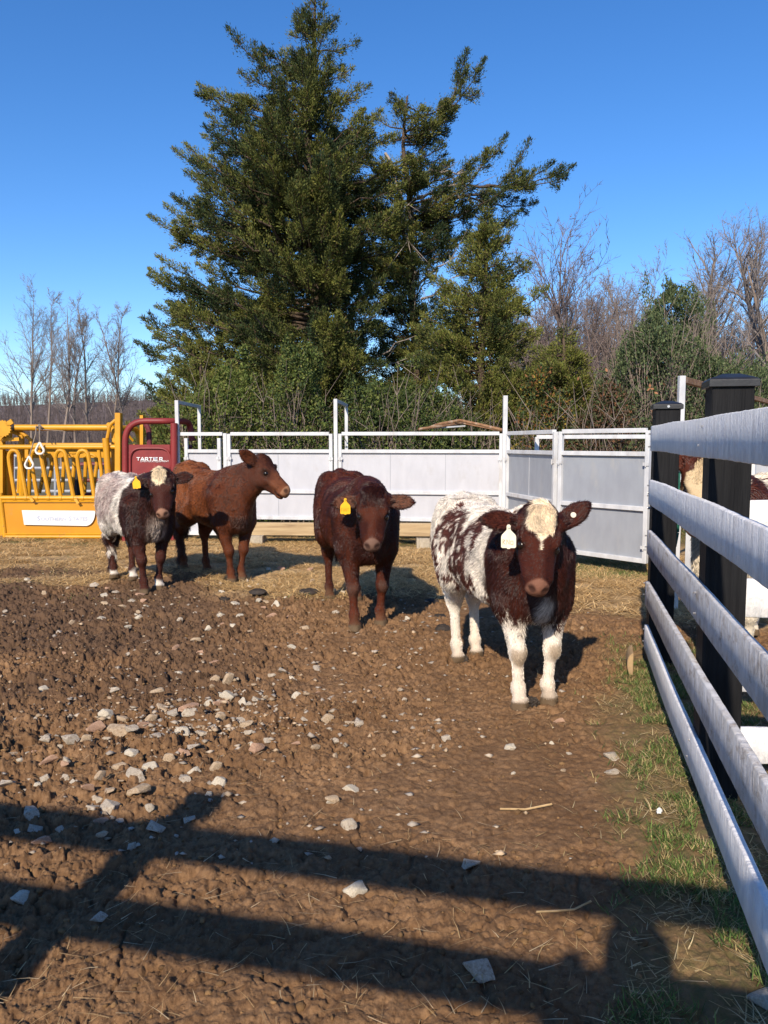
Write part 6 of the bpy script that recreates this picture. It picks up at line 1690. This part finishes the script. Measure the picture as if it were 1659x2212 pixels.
# ------------------------------------------------------------------ the photographer, behind the lens: seen here as a shadow
G = Field((-.42, -.80, -.02), (.42, .02, 1.80), .011)
P0 = np.array([-.05, -.36, 0.])
def C_(a, b, ra, rb, k=.03, sq=1., ax=(0, 1, 0)): G.cone(P0 + a, P0 + b, ra, rb, k, sq, ax)
for s in (-1, 1):
    C_([s * .09, 0, .90], [s * .10, .02, .50], .095, .062, .05); C_([s * .10, .02, .50], [s * .10, -.02, .09], .058, .042, .03)
    C_([s * .10, -.03, .045], [s * .115, .15, .035], .042, .038, .03)
    sh = np.array([s * .185, 0, 1.42]); el = np.array([s * .25, .10, 1.17]); wr = np.array([s * .105, .27, 1.33])
    C_(sh, el, .058, .045, .05); C_(el, wr, .043, .030, .03)
    pm_ = wr + np.array([-s * .012, .055, .035]); C_(wr, pm_, .029, .034, .02, .7, (1, 0, 0))
    for j, (dz, ln) in enumerate(((.050, .070), (.030, .078), (.008, .074), (-.014, .060))):   # fingers closing behind the phone
        a = pm_ + np.array([0, .018, dz - .01]); b = a + np.array([-s * .022, .018, .002]); c = b + np.array([-s * ln * .55, -.002, 0])
        C_(a, b, .0115, .0105, .006); C_(b, c, .0100, .008, .004)
    a = pm_ + np.array([-s * .015, -.010, .02]); C_(a, a + [-s * .012, -.018, .03], .013, .011, .008); C_(a + [-s * .012, -.018, .03], a + [-s * .03, -.005, .05], .011, .009, .005)
C_([0, 0, .92], [0, 0, 1.14], .135, .125, .08, .72); C_([0, 0, 1.14], [0, -.005, 1.34], .125, .15, .08, .68); C_([-.13, 0, 1.41], [.13, 0, 1.41], .065, .065, .08)
C_([0, -.01, 1.42], [0, .01, 1.54], .058, .052, .04)
G.ell(P0 + [0, .015, 1.635], (.078, .098, .115), k=.03); G.ell(P0 + [0, .055, 1.575], (.052, .055, .055), k=.04); G.ell(P0 + [0, .112, 1.61], (.013, .02, .026), k=.02)
for s in (-1, 1): G.ell(P0 + [s * .078, .01, 1.62], (.012, .022, .033), k=.01)
G.ell(P0 + [0, -.01, 1.665], (.092, .108, .098), k=.02)
V, Q = G.mesh(); V = smooth_mesh(V, Q, 1); q = V - P0
col = np.tile((.05, .07, .12), (len(V), 1)); col[q[:, 2] < .95] = (.04, .05, .09); col[q[:, 2] < .09] = (.05, .035, .025)
skin = (.45, .26, .18); hd_ = q[:, 2] > 1.47; col[hd_] = skin; col[hd_ & ((q[:, 2] > 1.66) | (q[:, 1] < .02))] = (.05, .03, .02)
col[(q[:, 1] > .25) & (q[:, 2] > 1.2)] = skin
root = thing("person", "person behind the near fence holding up a phone, seen as a shadow", "person", tuple(P0))
np_mesh("body", V, Q, attr_mat("person_surface", .7, .25), root, smooth=True, attrs={"Col": col})
m = MB(); m.box((0, -.016, H - .055), (.072, .008, .148)); o = m.build("phone", m_dark, loc=(0, -.016, H - .055), bevel=.003); tag(o, "black phone held up in the hands of the photographer", "phone")
